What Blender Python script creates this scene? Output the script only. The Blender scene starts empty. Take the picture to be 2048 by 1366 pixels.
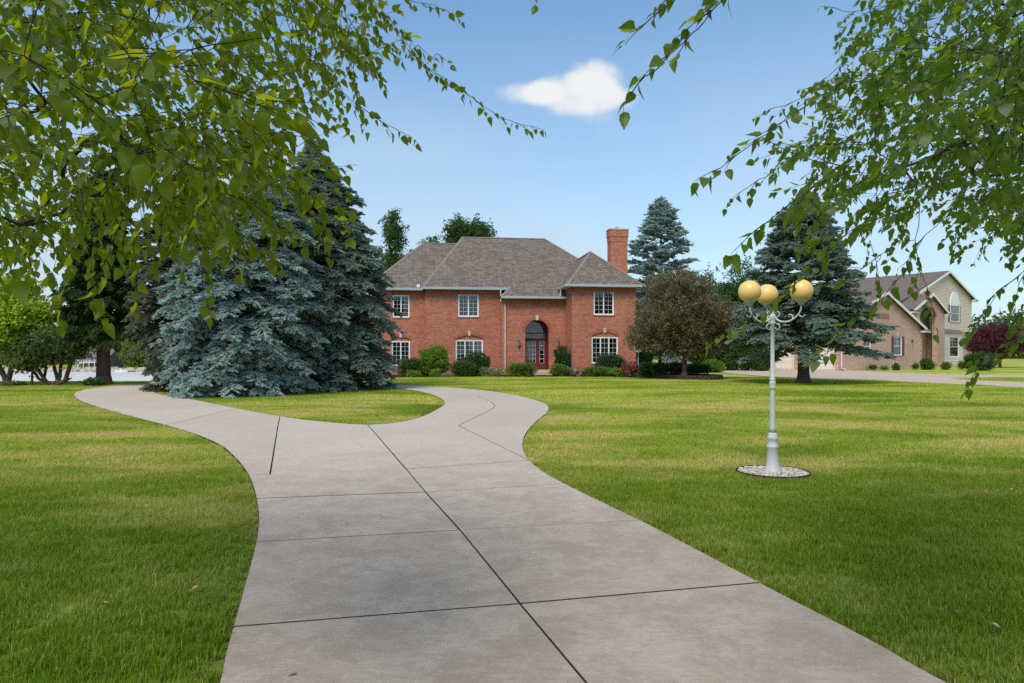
import bpy, bmesh, math, random
import numpy as np
from mathutils import Vector, Matrix
from mathutils.geometry import tessellate_polygon

R = math.radians
SC = bpy.context.scene
COL = SC.collection
random.seed(7)
RNG = np.random.default_rng(11)

# ------------------------------------------------------------------ camera
EYE = 1.5
F = 24.0 / 36.0 * 2048.0          # focal length in photo pixels
CX, HY = 1024.0, 707.0            # principal column, horizon row in the photo
cam_d = bpy.data.cameras.new('camera')
cam_d.lens = 24.0
cam_d.sensor_width = 36.0
cam_d.shift_y = (HY - 683.0) / 2048.0
cam_d.clip_start = 0.05
cam_d.clip_end = 9000
cam = bpy.data.objects.new('camera', cam_d)
COL.objects.link(cam)
cam.location = (0, 0, EYE)
cam.rotation_euler = (R(90), 0, 0)
SC.camera = cam

# ------------------------------------------------------------------ sky, sun, exposure
SUN_EL, SUN_AZ = 52.0, 205.0      # azimuth clockwise from +Y (camera looks to +Y)
world = bpy.data.worlds.new('World')
SC.world = world
world.use_nodes = True
wn, wl = world.node_tree.nodes, world.node_tree.links
wn.clear()
w_out = wn.new('ShaderNodeOutputWorld')
w_bg = wn.new('ShaderNodeBackground')
w_bg.inputs['Strength'].default_value = 0.15
sky = wn.new('ShaderNodeTexSky')
sky.sky_type = 'NISHITA'
sky.sun_disc = False
sky.sun_elevation = R(SUN_EL)
sky.sun_rotation = R(SUN_AZ)
sky.altitude = 200
sky.air_density = 1.0
sky.dust_density = 0.9
sky.ozone_density = 2.2


def wmath(op, a, b=None, c=None):
    n = wn.new('ShaderNodeMath')
    n.operation = op
    for i, x in enumerate((a, b, c)):
        if x is None:
            continue
        if isinstance(x, (int, float)):
            n.inputs[i].default_value = x
        else:
            wl.new(x, n.inputs[i])
    return n.outputs[0]


# one fair-weather cloud (a sum of soft puffs in direction space, broken up by noise) and pale low haze
w_tc = wn.new('ShaderNodeTexCoord')
w_sep = wn.new('ShaderNodeSeparateXYZ')
wl.new(w_tc.outputs['Generated'], w_sep.inputs[0])
dx, dy, dz = w_sep.outputs
dyc = wmath('MAXIMUM', dy, 0.02)
gx, gz = wmath('DIVIDE', dx, dyc), wmath('DIVIDE', dz, dyc)
w_n = wn.new('ShaderNodeTexNoise')
w_n.inputs['Scale'].default_value = 20
w_n.inputs['Detail'].default_value = 9
w_n.inputs['Roughness'].default_value = 0.62
wl.new(w_tc.outputs['Generated'], w_n.inputs['Vector'])
nz = wmath('SUBTRACT', w_n.outputs['Fac'], 0.5)
acc = None
for (px, py, rx, ry, k) in ((1150, 188, 105, 46, 1.0), (1192, 152, 62, 44, .85), (1058, 186, 74, 26, .62),
                            (1165, 226, 78, 28, .38), (1240, 196, 46, 24, .5)):
    ax = wmath('MULTIPLY', wmath('SUBTRACT', gx, (px - CX) / F), F / rx)
    az = wmath('MULTIPLY', wmath('SUBTRACT', gz, (HY - py) / F), F / ry)
    d2 = wmath('ADD', wmath('MULTIPLY', ax, ax), wmath('MULTIPLY', az, az))
    f_ = wmath('MULTIPLY', wmath('MAXIMUM', wmath('SUBTRACT', 1.15, d2), 0.0), k)
    acc = f_ if acc is None else wmath('ADD', acc, f_)
mask = wmath('ADD', acc, wmath('MULTIPLY', nz, 1.35))
w_mr = wn.new('ShaderNodeMapRange')
w_mr.interpolation_type = 'SMOOTHSTEP'
w_mr.inputs['From Min'].default_value = 0.10
w_mr.inputs['From Max'].default_value = 1.05
w_mr.inputs['To Max'].default_value = 0.96
wl.new(mask, w_mr.inputs['Value'])
w_gate = wmath('MULTIPLY', w_mr.outputs[0], wmath('GREATER_THAN', dy, 0.05))
# pale low cloud bank all round the horizon
w_n2 = wn.new('ShaderNodeTexNoise')
w_n2.inputs['Scale'].default_value = 3.0
w_n2.inputs['Detail'].default_value = 5
w_map = wn.new('ShaderNodeMapping')
w_map.inputs['Scale'].default_value = (1, 1, 3.2)
wl.new(w_tc.outputs['Generated'], w_map.inputs['Vector'])
wl.new(w_map.outputs[0], w_n2.inputs['Vector'])
w_lo = wn.new('ShaderNodeMapRange')
w_lo.interpolation_type = 'SMOOTHSTEP'
w_lo.inputs['From Min'].default_value = 0.54
w_lo.inputs['From Max'].default_value = 0.02
wl.new(dz, w_lo.inputs['Value'])
w_lc = wn.new('ShaderNodeMapRange')
w_lc.inputs['From Min'].default_value = 0.36
w_lc.inputs['From Max'].default_value = 0.70
w_lc.inputs['To Min'].default_value = 0.55
w_lc.inputs['To Max'].default_value = 1.0
wl.new(w_n2.outputs['Fac'], w_lc.inputs['Value'])
haze_f = wmath('MULTIPLY', wmath('MULTIPLY', w_lo.outputs[0], w_lc.outputs[0]), 1.0)
mix1 = wn.new('ShaderNodeMix')
mix1.data_type = 'RGBA'
mix1.inputs['B'].default_value = (2.42, 2.82, 3.18, 1)
wl.new(haze_f, mix1.inputs['Factor'])
w_tint = wn.new('ShaderNodeMix')
w_tint.data_type = 'RGBA'
w_tint.blend_type = 'MULTIPLY'
w_tint.inputs['Factor'].default_value = 1.0
w_tint.inputs['B'].default_value = (0.665, 0.82, 0.83, 1)
wl.new(sky.outputs[0], w_tint.inputs['A'])
wl.new(w_tint.outputs['Result'], mix1.inputs['A'])
mix2 = wn.new('ShaderNodeMix')
mix2.data_type = 'RGBA'
mixc = wn.new('ShaderNodeMix')
mixc.data_type = 'RGBA'
mixc.inputs['A'].default_value = (3.05, 3.22, 3.48, 1)
mixc.inputs['B'].default_value = (3.65, 3.68, 3.75, 1)
w_cs = wn.new('ShaderNodeMapRange')
w_cs.inputs['From Min'].default_value = 0.35
w_cs.inputs['From Max'].default_value = 1.25
wl.new(mask, w_cs.inputs['Value'])
wl.new(w_cs.outputs[0], mixc.inputs['Factor'])
wl.new(mixc.outputs['Result'], mix2.inputs['B'])
wl.new(w_gate, mix2.inputs['Factor'])
wl.new(mix1.outputs['Result'], mix2.inputs['A'])
wl.new(mix2.outputs['Result'], w_bg.inputs['Color'])
wl.new(w_bg.outputs[0], w_out.inputs[0])

sun_d = bpy.data.lights.new('sun', 'SUN')
sun_d.energy = 2.2
sun_d.angle = R(25)
sun_d.color = (1.0, 0.91, 0.77)
sun = bpy.data.objects.new('sun', sun_d)
COL.objects.link(sun)
sdir = Vector((math.sin(R(SUN_AZ)) * math.cos(R(SUN_EL)), math.cos(R(SUN_AZ)) * math.cos(R(SUN_EL)), math.sin(R(SUN_EL))))
sun.rotation_euler = sdir.to_track_quat('Z', 'Y').to_euler()
sun.location = (0, 0, 40)

SC.view_settings.view_transform = 'Standard'
SC.view_settings.look = 'None'
SC.view_settings.exposure = 0.72
SC.view_settings.gamma = 1.0
SC.view_settings.use_curve_mapping = False
SC.render.engine = 'CYCLES'
SC.cycles.use_denoising = False      # fine grain keeps brick, grass and concrete crisp
SC.cycles.max_bounces = 6
SC.cycles.diffuse_bounces = 3
SC.cycles.glossy_bounces = 2
SC.cycles.transmission_bounces = 4
SC.cycles.transparent_max_bounces = 8
SC.cycles.caustics_reflective = False
SC.cycles.caustics_refractive = False
SC.cycles.sample_clamp_indirect = 4.0


# ------------------------------------------------------------------ helpers
def gp(px, py, z=0.0):
    """photo pixel -> point on the level ground (height z)"""
    Y = F * (EYE - z) / (py - HY)
    return ((px - CX) * Y / F, Y)


def at(px, py, Y):
    """photo pixel at a chosen distance Y -> point"""
    return Vector(((px - CX) * Y / F, Y, EYE + (HY - py) * Y / F))


def tag(o, label=None, cat=None, group=None, kind=None):
    for k, v in (('label', label), ('category', cat), ('group', group), ('kind', kind)):
        if v:
            o[k] = v
    return o


def empty(name, loc, label, cat, group=None, rz=0.0):
    o = bpy.data.objects.new(name, None)
    o.empty_display_size = 0.3
    o.location = loc
    o.rotation_euler = (0, 0, rz)
    COL.objects.link(o)
    return tag(o, label, cat, group)


def link(name, mesh, parent=None):
    o = bpy.data.objects.new(name, mesh)
    COL.objects.link(o)
    if parent is not None:
        o.parent = parent
    return o


def planar_uv(me):
    """metric UVs: along the horizontal, and up the wall / up the slope"""
    uvl = me.uv_layers.new(name='UVMap')
    for p in me.polygons:
        n = p.normal
        h = Vector((-n.y, n.x, 0))
        if h.length < 1e-4:
            h = Vector((1, 0, 0))
        h.normalize()
        t = n.cross(h)
        if t.z < 0:
            t = -t
        for li in p.loop_indices:
            c = me.vertices[me.loops[li].vertex_index].co
            uvl.data[li].uv = (c.dot(h), c.dot(t))


class MB:
    def __init__(self):
        self.v, self.f = [], []

    def poly(self, pts):
        b = len(self.v)
        self.v += [tuple(p) for p in pts]
        self.f.append(tuple(range(b, b + len(pts))))

    def box(self, x0, x1, y0, y1, z0, z1):
        b = len(self.v)
        self.v += [(x, y, z) for z in (z0, z1) for y in (y0, y1) for x in (x0, x1)]
        self.f += [tuple(b + i for i in q) for q in
                   ((0, 2, 3, 1), (4, 5, 7, 6), (0, 1, 5, 4), (2, 6, 7, 3), (0, 4, 6, 2), (1, 3, 7, 5))]

    def bar(self, a, b_, w, h=None):
        """box-section bar from a to b_"""
        a, b_ = Vector(a), Vector(b_)
        h = h or w
        d = (b_ - a).normalized()
        s = d.cross(Vector((0, 0, 1)))
        if s.length < 1e-3:
            s = Vector((1, 0, 0))
        s.normalize()
        u = s.cross(d)
        k = len(self.v)
        for p in (a, b_):
            for i, j in ((-1, -1), (1, -1), (1, 1), (-1, 1)):
                self.v.append(tuple(p + s * (i * w / 2) + u * (j * h / 2)))
        self.f += [tuple(k + i for i in q) for q in
                   ((0, 3, 2, 1), (4, 5, 6, 7), (0, 1, 5, 4), (1, 2, 6, 5), (2, 3, 7, 6), (3, 0, 4, 7))]

    def tube(self, pts, rad, n=6, cap=True):
        k = len(self.v)
        m = len(pts)
        P = [Vector(p) for p in pts]
        ref = None
        for i, p in enumerate(P):
            d = (P[min(i + 1, m - 1)] - P[max(i - 1, 0)])
            if d.length < 1e-9:
                d = Vector((0, 0, 1))
            d.normalize()
            if ref is None:
                ref = d.orthogonal().normalized()
            s = (ref - d * ref.dot(d))
            s = s.normalized() if s.length > 1e-4 else d.orthogonal().normalized()
            ref = s
            u = d.cross(s)
            r = rad[i] if hasattr(rad, '__len__') else rad
            for j in range(n):
                a = 2 * math.pi * j / n
                self.v.append(tuple(p + s * (r * math.cos(a)) + u * (r * math.sin(a))))
        for i in range(m - 1):
            for j in range(n):
                j2 = (j + 1) % n
                self.f.append((k + i * n + j, k + i * n + j2, k + (i + 1) * n + j2, k + (i + 1) * n + j))
        if cap:
            self.f.append(tuple(k + j for j in reversed(range(n))))
            self.f.append(tuple(k + (m - 1) * n + j for j in range(n)))

    def lathe(self, prof, n=20, c=(0, 0, 0), flute=0.0, fl_rng=(1, -1), nf=12):
        k = len(self.v)
        m = len(prof)
        for (r, z) in prof:
            for j in range(n):
                a = 2 * math.pi * j / n
                rr = r
                if flute and fl_rng[0] <= z <= fl_rng[1]:
                    rr = r * (1 - flute * (0.5 + 0.5 * math.cos(a * nf)))
                self.v.append((c[0] + rr * math.cos(a), c[1] + rr * math.sin(a), c[2] + z))
        for i in range(m - 1):
            for j in range(n):
                j2 = (j + 1) % n
                self.f.append((k + i * n + j, k + i * n + j2, k + (i + 1) * n + j2, k + (i + 1) * n + j))
        self.f.append(tuple(k + j for j in reversed(range(n))))
        self.f.append(tuple(k + (m - 1) * n + j for j in range(n)))

    def build(self, name, mat, parent=None, smooth=False, uv=False):
        me = bpy.data.meshes.new(name)
        me.from_pydata(self.v, [], self.f)
        me.update()
        if uv:
            planar_uv(me)
        if smooth:
            me.polygons.foreach_set('use_smooth', [True] * len(me.polygons))
        me.materials.append(mat)
        return link(name, me, parent)


def np_mesh(name, V, Q, mat, smooth=False):
    """fast mesh from arrays: V (n,3), Q (m,k) all faces with k corners"""
    me = bpy.data.meshes.new(name)
    V = np.asarray(V, dtype=np.float32)
    Q = np.asarray(Q, dtype=np.int32)
    m, k = Q.shape
    me.vertices.add(len(V))
    me.vertices.foreach_set('co', V.ravel())
    me.loops.add(m * k)
    me.loops.foreach_set('vertex_index', Q.ravel())
    me.polygons.add(m)
    me.polygons.foreach_set('loop_start', np.arange(0, m * k, k, dtype=np.int32))
    if smooth:
        me.polygons.foreach_set('use_smooth', np.ones(m, dtype=bool))
    me.update(calc_edges=True)
    if mat:
        me.materials.append(mat)
    return me


# ------------------------------------------------------------------ materials
class NT:
    def __init__(self, name):
        self.m = bpy.data.materials.new(name)
        self.m.use_nodes = True
        self.t = self.m.node_tree
        self.b = self.t.nodes['Principled BSDF']
        self.out = self.t.nodes['Material Output']

    def n(self, typ, **kw):
        nd = self.t.nodes.new('ShaderNode' + typ)
        for k, v in kw.items():
            setattr(nd, k, v)
        return nd

    def l(self, a, b):
        self.t.links.new(a, b)

    def val(self, sock, x):
        if isinstance(x, (int, float)):
            sock.default_value = x
        elif isinstance(x, (tuple, list)):
            sock.default_value = tuple(x) + ((1,) if len(x) == 3 and sock.type == 'RGBA' else ())
        else:
            self.l(x, sock)

    def noise(self, scale, detail=4, rough=0.55, vec=None, dist=0.0):
        nd = self.n('TexNoise')
        nd.inputs['Scale'].default_value = scale
        nd.inputs['Detail'].default_value = detail
        nd.inputs['Roughness'].default_value = rough
        nd.inputs['Distortion'].default_value = dist
        if vec is not None:
            self.l(vec, nd.inputs['Vector'])
        return nd.outputs['Fac']

    def rng(self, x, a, b, c=0.0, d=1.0, smooth=False):
        nd = self.n('MapRange')
        if smooth:
            nd.interpolation_type = 'SMOOTHSTEP'
        for i, q in enumerate((x, a, b, c, d)):
            self.val(nd.inputs[i], q)
        return nd.outputs[0]

    def mix(self, f, a, b, mode='MIX'):
        nd = self.n('Mix', data_type='RGBA', blend_type=mode)
        self.val(nd.inputs['Factor'], f)
        self.val(nd.inputs['A'], a)
        self.val(nd.inputs['B'], b)
        return nd.outputs['Result']

    def math(self, op, a, b=0.0):
        nd = self.n('Math', operation=op)
        self.val(nd.inputs[0], a)
        self.val(nd.inputs[1], b)
        return nd.outputs[0]

    def bump(self, h, strength=0.5, dist=0.01):
        nd = self.n('Bump')
        nd.inputs['Strength'].default_value = strength
        nd.inputs['Distance'].default_value = dist
        self.l(h, nd.inputs['Height'])
        self.l(nd.outputs[0], self.b.inputs['Normal'])

    def pos(self):
        return self.n('NewGeometry').outputs['Position']

    def obj(self):
        return self.n('TexCoord').outputs['Object']

    def base(self, c, rough=0.7, spec=0.3):
        self.val(self.b.inputs['Base Color'], c)
        self.val(self.b.inputs['Roughness'], rough)
        self.b.inputs['Specular IOR Level'].default_value = spec
        return self.m


def paint(name, c, rough=0.5, var=0.12, scale=3.0, spec=0.4):
    t = NT(name)
    f = t.noise(scale, 5, 0.6, t.obj())
    dark = tuple(x * (1 - 2 * var) for x in c)
    return t.base(t.mix(t.rng(f, 0.3, 0.7), dark, tuple(min(1, x * (1 + var)) for x in c)), rough, spec)


def leaf_mat(name, c1, c2, transl=0.35, tcol=None, rough=0.5, world_scale=0.5, c3=None, spec=0.3):
    """foliage: colour varies per leaf/instance and by clump; part of the light passes through"""
    t = NT(name)
    oi = t.n('ObjectInfo').outputs['Random']
    ri = t.n('NewGeometry').outputs['Random Per Island']
    r = t.math('FRACT', t.math('ADD', oi, ri))
    nf = t.noise(world_scale, 3, 0.5, t.pos())
    f = t.math('ADD', t.math('MULTIPLY', r, 0.6), t.math('MULTIPLY', t.rng(nf, 0.3, 0.7), 0.4))
    c = t.mix(f, c1, c2)
    if c3:
        c = t.mix(t.rng(r, 0.86, 0.93), c, c3)
    t.base(c, rough, spec)
    tr = t.n('BsdfTranslucent')
    tc = tcol or tuple(min(1, x * 2.0) for x in c2)
    t.val(tr.inputs['Color'], tc)
    mx = t.n('MixShader')
    mx.inputs[0].default_value = transl
    t.l(t.b.outputs[0], mx.inputs[1])
    t.l(tr.outputs[0], mx.inputs[2])
    t.l(mx.outputs[0], t.out.inputs[0])
    return t.m


def bark_mat(name, c1, c2, sx=6, sz=1.2):
    t = NT(name)
    mp = t.n('Mapping')
    mp.inputs['Scale'].default_value = (sx, sx, sz)
    t.l(t.obj(), mp.inputs[0])
    f = t.noise(3.0, 6, 0.65, mp.outputs[0])
    t.base(t.mix(t.rng(f, 0.3, 0.7), c1, c2), 0.9, 0.15)
    t.bump(f, 0.9, 0.04)
    return t.m


def lawn_colour(t, blade):
    """lush green with paler and dry straw patches; drier out in the open lawn"""
    p = t.pos()
    sep = t.n('SeparateXYZ')
    t.l(p, sep.inputs[0])
    mpl = t.n('Mapping')
    mpl.inputs['Scale'].default_value = (0.55, 1.25, 1)
    t.l(p, mpl.inputs[0])
    big = t.noise(0.24, 5, 0.6, mpl.outputs[0], 0.4)
    mid = t.noise(1.0, 5, 0.65, mpl.outputs[0], 0.3)
    fine = t.noise(7.0, 3, 0.6, p)
    open_ = t.rng(sep.outputs[1], 3.5, 14.0, 0.0, 1.0, True)
    green = t.mix(t.rng(mid, 0.3, 0.7), (0.078, 0.165, 0.003), (0.140, 0.240, 0.006))
    light = t.mix(t.rng(fine, 0.3, 0.7), (0.400, 0.470, 0.046), (0.530, 0.575, 0.095))
    c = t.mix(t.math('MULTIPLY', t.math('ADD', 0.15, t.math('MULTIPLY', open_, 0.85)), t.rng(big, 0.24, 0.60)), green, light)
    dry = t.math('MULTIPLY', t.rng(t.math('ADD', t.math('MULTIPLY', big, 0.55), t.math('MULTIPLY', mid, 0.45)), 0.462, 0.58, 0, 1, True),
                 t.math('ADD', 0.22, t.math('MULTIPLY', open_, 0.70)))
    dry = t.math('MULTIPLY', dry, t.rng(sep.outputs[1], 26.0, 18.0, 0.35, 1.0, True))
    c = t.mix(dry, c, (0.62, 0.49, 0.22))
    if blade:
        oi = t.n('ObjectInfo').outputs['Random']
        ri = t.n('NewGeometry').outputs['Random Per Island']
        r = t.math('FRACT', t.math('ADD', oi, ri))
        c = t.mix(t.rng(r, 0.90, 0.97, 0, 0.6), c, (0.50, 0.42, 0.20))
        c = t.mix(t.rng(r, 0.0, 0.5, 0.28, 0.0), c, (0.04, 0.10, 0.006))
    return c


def make_grass():
    t = NT('grass_blade')
    c = lawn_colour(t, True)
    t.base(c, 0.55, 0.10)
    tr = t.n('BsdfTranslucent')
    t.l(t.mix(1.0, c, (1.5, 1.5, 0.9), 'MULTIPLY'), tr.inputs['Color'])
    mx = t.n('MixShader')
    mx.inputs[0].default_value = 0.35
    t.l(t.b.outputs[0], mx.inputs[1])
    t.l(tr.outputs[0], mx.inputs[2])
    t.l(mx.outputs[0], t.out.inputs[0])
    return t.m


def make_lawn():
    t = NT('lawn_thatch')
    c = lawn_colour(t, False)
    t.base(t.mix(0.25, c, (0.07, 0.06, 0.03)), 0.95, 0.1)
    t.bump(t.noise(40, 4, 0.7, t.pos()), 0.8, 0.03)
    return t.m


def make_concrete(name, c, seedoff=0.0, stain_shade=1.0):
    t = NT(name)
    p = t.pos()
    mp = t.n('Mapping')
    mp.inputs['Location'].default_value = (seedoff, seedoff * 1.7, 0)
    t.l(p, mp.inputs[0])
    q = mp.outputs[0]
    big = t.noise(0.35, 5, 0.6, q, 0.6)
    blot = t.noise(2.2, 8, 0.78, q, 0.3)
    mp2 = t.n('Mapping')
    mp2.inputs['Scale'].default_value = (1.2, 22, 1)
    t.l(q, mp2.inputs[0])
    broom = t.noise(3.2, 5, 0.7, mp2.outputs[0])
    mp3 = t.n('Mapping')
    mp3.inputs['Scale'].default_value = (0.45, 1.5, 1)
    t.l(q, mp3.inputs[0])
    fine = t.noise(24, 6, 0.85, mp3.outputs[0])
    speck = t.noise(34, 2, 0.5, q)
    sep = t.n('SeparateXYZ')
    t.l(p, sep.inputs[0])
    # dirt stain plus canopy shade put into the colour, strongest towards the near end
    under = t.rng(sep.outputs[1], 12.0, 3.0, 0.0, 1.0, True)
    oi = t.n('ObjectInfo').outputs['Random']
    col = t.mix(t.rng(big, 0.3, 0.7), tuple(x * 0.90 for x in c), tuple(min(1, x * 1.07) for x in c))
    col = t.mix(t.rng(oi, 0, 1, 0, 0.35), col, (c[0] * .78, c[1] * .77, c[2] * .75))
    stain = t.math('MULTIPLY', t.rng(blot, 0.43, 0.58), t.math('ADD', 0.10, t.math('MULTIPLY', under, 0.60 * stain_shade)))
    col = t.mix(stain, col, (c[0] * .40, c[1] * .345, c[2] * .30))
    col = t.mix(t.math('MULTIPLY', under, 0.52 * stain_shade), col, (c[0] * .52, c[1] * .45, c[2] * .40))
    col = t.mix(t.rng(broom, 0.38, 0.68, 0.0, 0.30), col, (c[0] * .55, c[1] * .53, c[2] * .5))
    col = t.mix(t.rng(speck, 0.60, 0.72, 0.0, 0.22), col, (c[0] * 1.25, c[1] * 1.25, c[2] * 1.25))
    col = t.mix(t.rng(fine, 0.42, 0.62, 0.0, 0.62), col, (c[0] * .48, c[1] * .46, c[2] * .44))
    t.base(col, 0.86, 0.2)
    t.bump(t.math('ADD', fine, t.math('MULTIPLY', broom, 0.8)), 0.35, 0.006)
    return t.m


def make_brick(name, c1, c2, mortar, accent, w=0.203, h=0.0677, msize=0.011):
    t = NT(name)
    uv = t.n('TexCoord').outputs['UV']
    b = t.n('TexBrick')
    t.l(uv, b.inputs['Vector'])
    b.inputs['Scale'].default_value = 1.0
    b.inputs['Mortar Size'].default_value = msize
    b.inputs['Mortar Smooth'].default_value = 0.15
    b.inputs['Bias'].default_value = 0.0
    b.inputs['Brick Width'].default_value = w
    b.inputs['Row Height'].default_value = h
    t.val(b.inputs['Color1'], c1)
    t.val(b.inputs['Color2'], c2)
    t.val(b.inputs['Mortar'], mortar)
    # odd bricks and weathering
    p = t.pos()
    big = t.noise(0.5, 4, 0.6, p)
    mps = t.n('Mapping')
    mps.inputs['Scale'].default_value = (1, 1, 2.2)
    t.l(p, mps.inputs[0])
    sm = t.noise(3.4, 4, 0.8, mps.outputs[0])
    c = t.mix(t.rng(sm, 0.55, 0.66, 0, 0.55), b.outputs['Color'], accent)
    c = t.mix(t.rng(big, 0.3, 0.7, 0.0, 0.22), c, tuple(x * 0.6 for x in c1))
    t.base(c, 0.88, 0.2)
    t.bump(t.math('SUBTRACT', 1.0, b.outputs['Fac']), 0.6, 0.012)
    return t.m


def make_shingle(name, c1, c2, gap, row=0.15):
    t = NT(name)
    uv = t.n('TexCoord').outputs['UV']
    b = t.n('TexBrick')
    t.l(uv, b.inputs['Vector'])
    b.offset = 0.37
    b.inputs['Scale'].default_value = 1.0
    b.inputs['Mortar Size'].default_value = 0.016
    b.inputs['Mortar Smooth'].default_value = 0.4
    b.inputs['Brick Width'].default_value = 0.31
    b.inputs['Row Height'].default_value = row
    t.val(b.inputs['Color1'], c1)
    t.val(b.inputs['Color2'], c2)
    t.val(b.inputs['Mortar'], gap)
    p = t.pos()
    f = t.noise(0.6, 5, 0.6, p)
    g = t.noise(9.0, 3, 0.6, p)
    c = t.mix(t.rng(f, 0.3, 0.7, 0, 0.25), b.outputs['Color'], tuple(x * 0.7 for x in c1))
    c = t.mix(t.rng(g, 0.5, 0.7, 0, 0.3), c, tuple(min(1, x * 1.2) for x in c2))
    t.base(c, 0.92, 0.15)
    t.bump(t.math('SUBTRACT', 1.0, b.outputs['Fac']), 0.5, 0.015)
    return t.m


def make_glass(name='window_glass', tint=(0.05, 0.06, 0.065)):
    t = NT(name)
    gl = t.n('BsdfGlossy')
    gl.inputs['Roughness'].default_value = 0.03
    gl.inputs['Color'].default_value = (0.9, 0.95, 1, 1)
    trn = t.n('BsdfTransparent')
    trn.inputs['Color'].default_value = (0.62, 0.68, 0.68, 1)
    fr = t.n('Fresnel')
    fr.inputs['IOR'].default_value = 1.9
    mx = t.n('MixShader')
    t.l(fr.outputs[0], mx.inputs[0])
    t.l(trn.outputs[0], mx.inputs[1])
    t.l(gl.outputs[0], mx.inputs[2])
    t.l(mx.outputs[0], t.out.inputs[0])
    return t.m


M = {}
M['grass'] = make_grass()
M['lawn'] = make_lawn()
M['concrete'] = make_concrete('driveway_concrete', (0.590, 0.507, 0.420))
M['concrete2'] = make_concrete('pale_concrete', (0.58, 0.46, 0.37), 13.0, 0.0)
M['joint'] = paint('joint_filler', (0.035, 0.032, 0.028), 0.95, 0.2, 20)
M['brick'] = make_brick('red_brick', (0.215, 0.036, 0.020), (0.500, 0.118, 0.060), (0.49, 0.305, 0.22), (0.60, 0.215, 0.12), 0.235, 0.085, 0.013)
M['brick2'] = make_brick('tan_brick', (0.41, 0.210, 0.160), (0.66, 0.400, 0.315), (0.58, 0.46, 0.40), (0.28, 0.12, 0.085), 0.235, 0.085, 0.012)
M['arch_brick'] = paint('arch_brick', (0.42, 0.135, 0.075), 0.88, 0.2, 6, 0.2)
M['arch_brick2'] = paint('tan_arch_brick', (0.45, 0.27, 0.19), 0.88, 0.2, 6, 0.2)
M['brick_dark'] = make_brick('dark_brick_panel', (0.26, 0.10, 0.06), (0.33, 0.14, 0.085), (0.4, 0.33, 0.28), (0.2, 0.07, 0.05))
M['shingle'] = make_shingle('roof_shingle', (0.125, 0.098, 0.085), (0.225, 0.180, 0.156), (0.045, 0.035, 0.030), 0.20)
M['shingle2'] = make_shingle('brown_shingle', (0.140, 0.105, 0.094), (0.220, 0.172, 0.152), (0.05, 0.038, 0.034), 0.20)
M['ridge'] = paint('ridge_shingle', (0.235, 0.19, 0.163), 0.92, 0.15, 8, 0.15)
M['gutter'] = paint('gutter_aluminium', (0.50, 0.56, 0.62), 0.4, 0.06, 2)
M['soffit'] = paint('soffit_panel', (0.55, 0.56, 0.57), 0.6, 0.05, 2)
M['white'] = paint('white_trim', (0.74, 0.74, 0.72), 0.45, 0.05, 2)
M['almond'] = paint('almond_trim', (0.62, 0.55, 0.47), 0.5, 0.06, 2)
M['spout'] = paint('downspout_beige', (0.60, 0.50, 0.44), 0.5, 0.06, 2)
M['stone'] = paint('limestone', (0.52, 0.47, 0.42), 0.8, 0.12, 6)
M['burgundy'] = paint('burgundy_paint', (0.165, 0.028, 0.022), 0.5, 0.1, 3)
M['shutter'] = paint('wine_shutter', (0.145, 0.028, 0.040), 0.55, 0.1, 3)
M['glass'] = make_glass()
M['room'] = paint('dark_room', (0.14, 0.16, 0.165), 0.9, 0.2, 1)
M['curtain'] = paint('sheer_curtain', (0.42, 0.48, 0.48), 0.9, 0.15, 4)
M['blind'] = paint('window_blind', (0.42, 0.50, 0.46), 0.7, 0.05, 2)
M['iron'] = paint('weathered_iron', (0.075, 0.068, 0.055), 0.6, 0.2, 12)
M['lantern_glass'] = paint('lantern_glass', (0.30, 0.29, 0.25), 0.2, 0.1, 8)
M['mulch'] = paint('bark_mulch', (0.045, 0.026, 0.018), 0.98, 0.3, 14, 0.1)
M['block'] = paint('retaining_block', (0.075, 0.052, 0.045), 0.95, 0.3, 8, 0.1)
M['siding'] = paint('vinyl_siding', (0.63, 0.52, 0.41), 0.55, 0.05, 1.5)
M['garage'] = paint('garage_door_cream', (0.72, 0.65, 0.55), 0.5, 0.04, 1)
M['bark_spruce'] = bark_mat('spruce_bark', (0.045, 0.030, 0.024), (0.15, 0.10, 0.085), 8, 5)
M['bark_dark'] = bark_mat('dark_bark', (0.03, 0.024, 0.02), (0.10, 0.082, 0.068))
M['bark_brown'] = bark_mat('brown_bark', (0.055, 0.036, 0.024), (0.155, 0.105, 0.075))
M['twig'] = bark_mat('dark_twig', (0.018, 0.015, 0.012), (0.06, 0.048, 0.038), 20, 20)
M['blue_spruce'] = leaf_mat('blue_spruce_needles', (0.280, 0.395, 0.375), (0.520, 0.640, 0.605), 0.15, (0.25, 0.4, 0.36), 0.6, 1.1, (0.15, 0.14, 0.11))
M['green_spruce'] = leaf_mat('green_spruce_needles', (0.150, 0.220, 0.180), (0.320, 0.415, 0.350), 0.15, (0.22, 0.35, 0.27), 0.6, 1.1, (0.17, 0.125, 0.09))
M['brown_spruce'] = leaf_mat('browning_spruce_needles', (0.125, 0.155, 0.110), (0.250, 0.275, 0.200), 0.12, (0.2, 0.22, 0.17), 0.7, 1.1, (0.20, 0.13, 0.085))
M['norway'] = leaf_mat('norway_spruce_needles', (0.038, 0.075, 0.020), (0.095, 0.150, 0.042), 0.2, (0.14, 0.22, 0.05), 0.6, 0.8)
M['birch_leaf'] = leaf_mat('birch_leaf', (0.028, 0.058, 0.003), (0.080, 0.125, 0.005), 0.48, (0.42, 0.49, 0.006), 0.48, 1.4, (0.05, 0.075, 0.045), 0.25)
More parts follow.
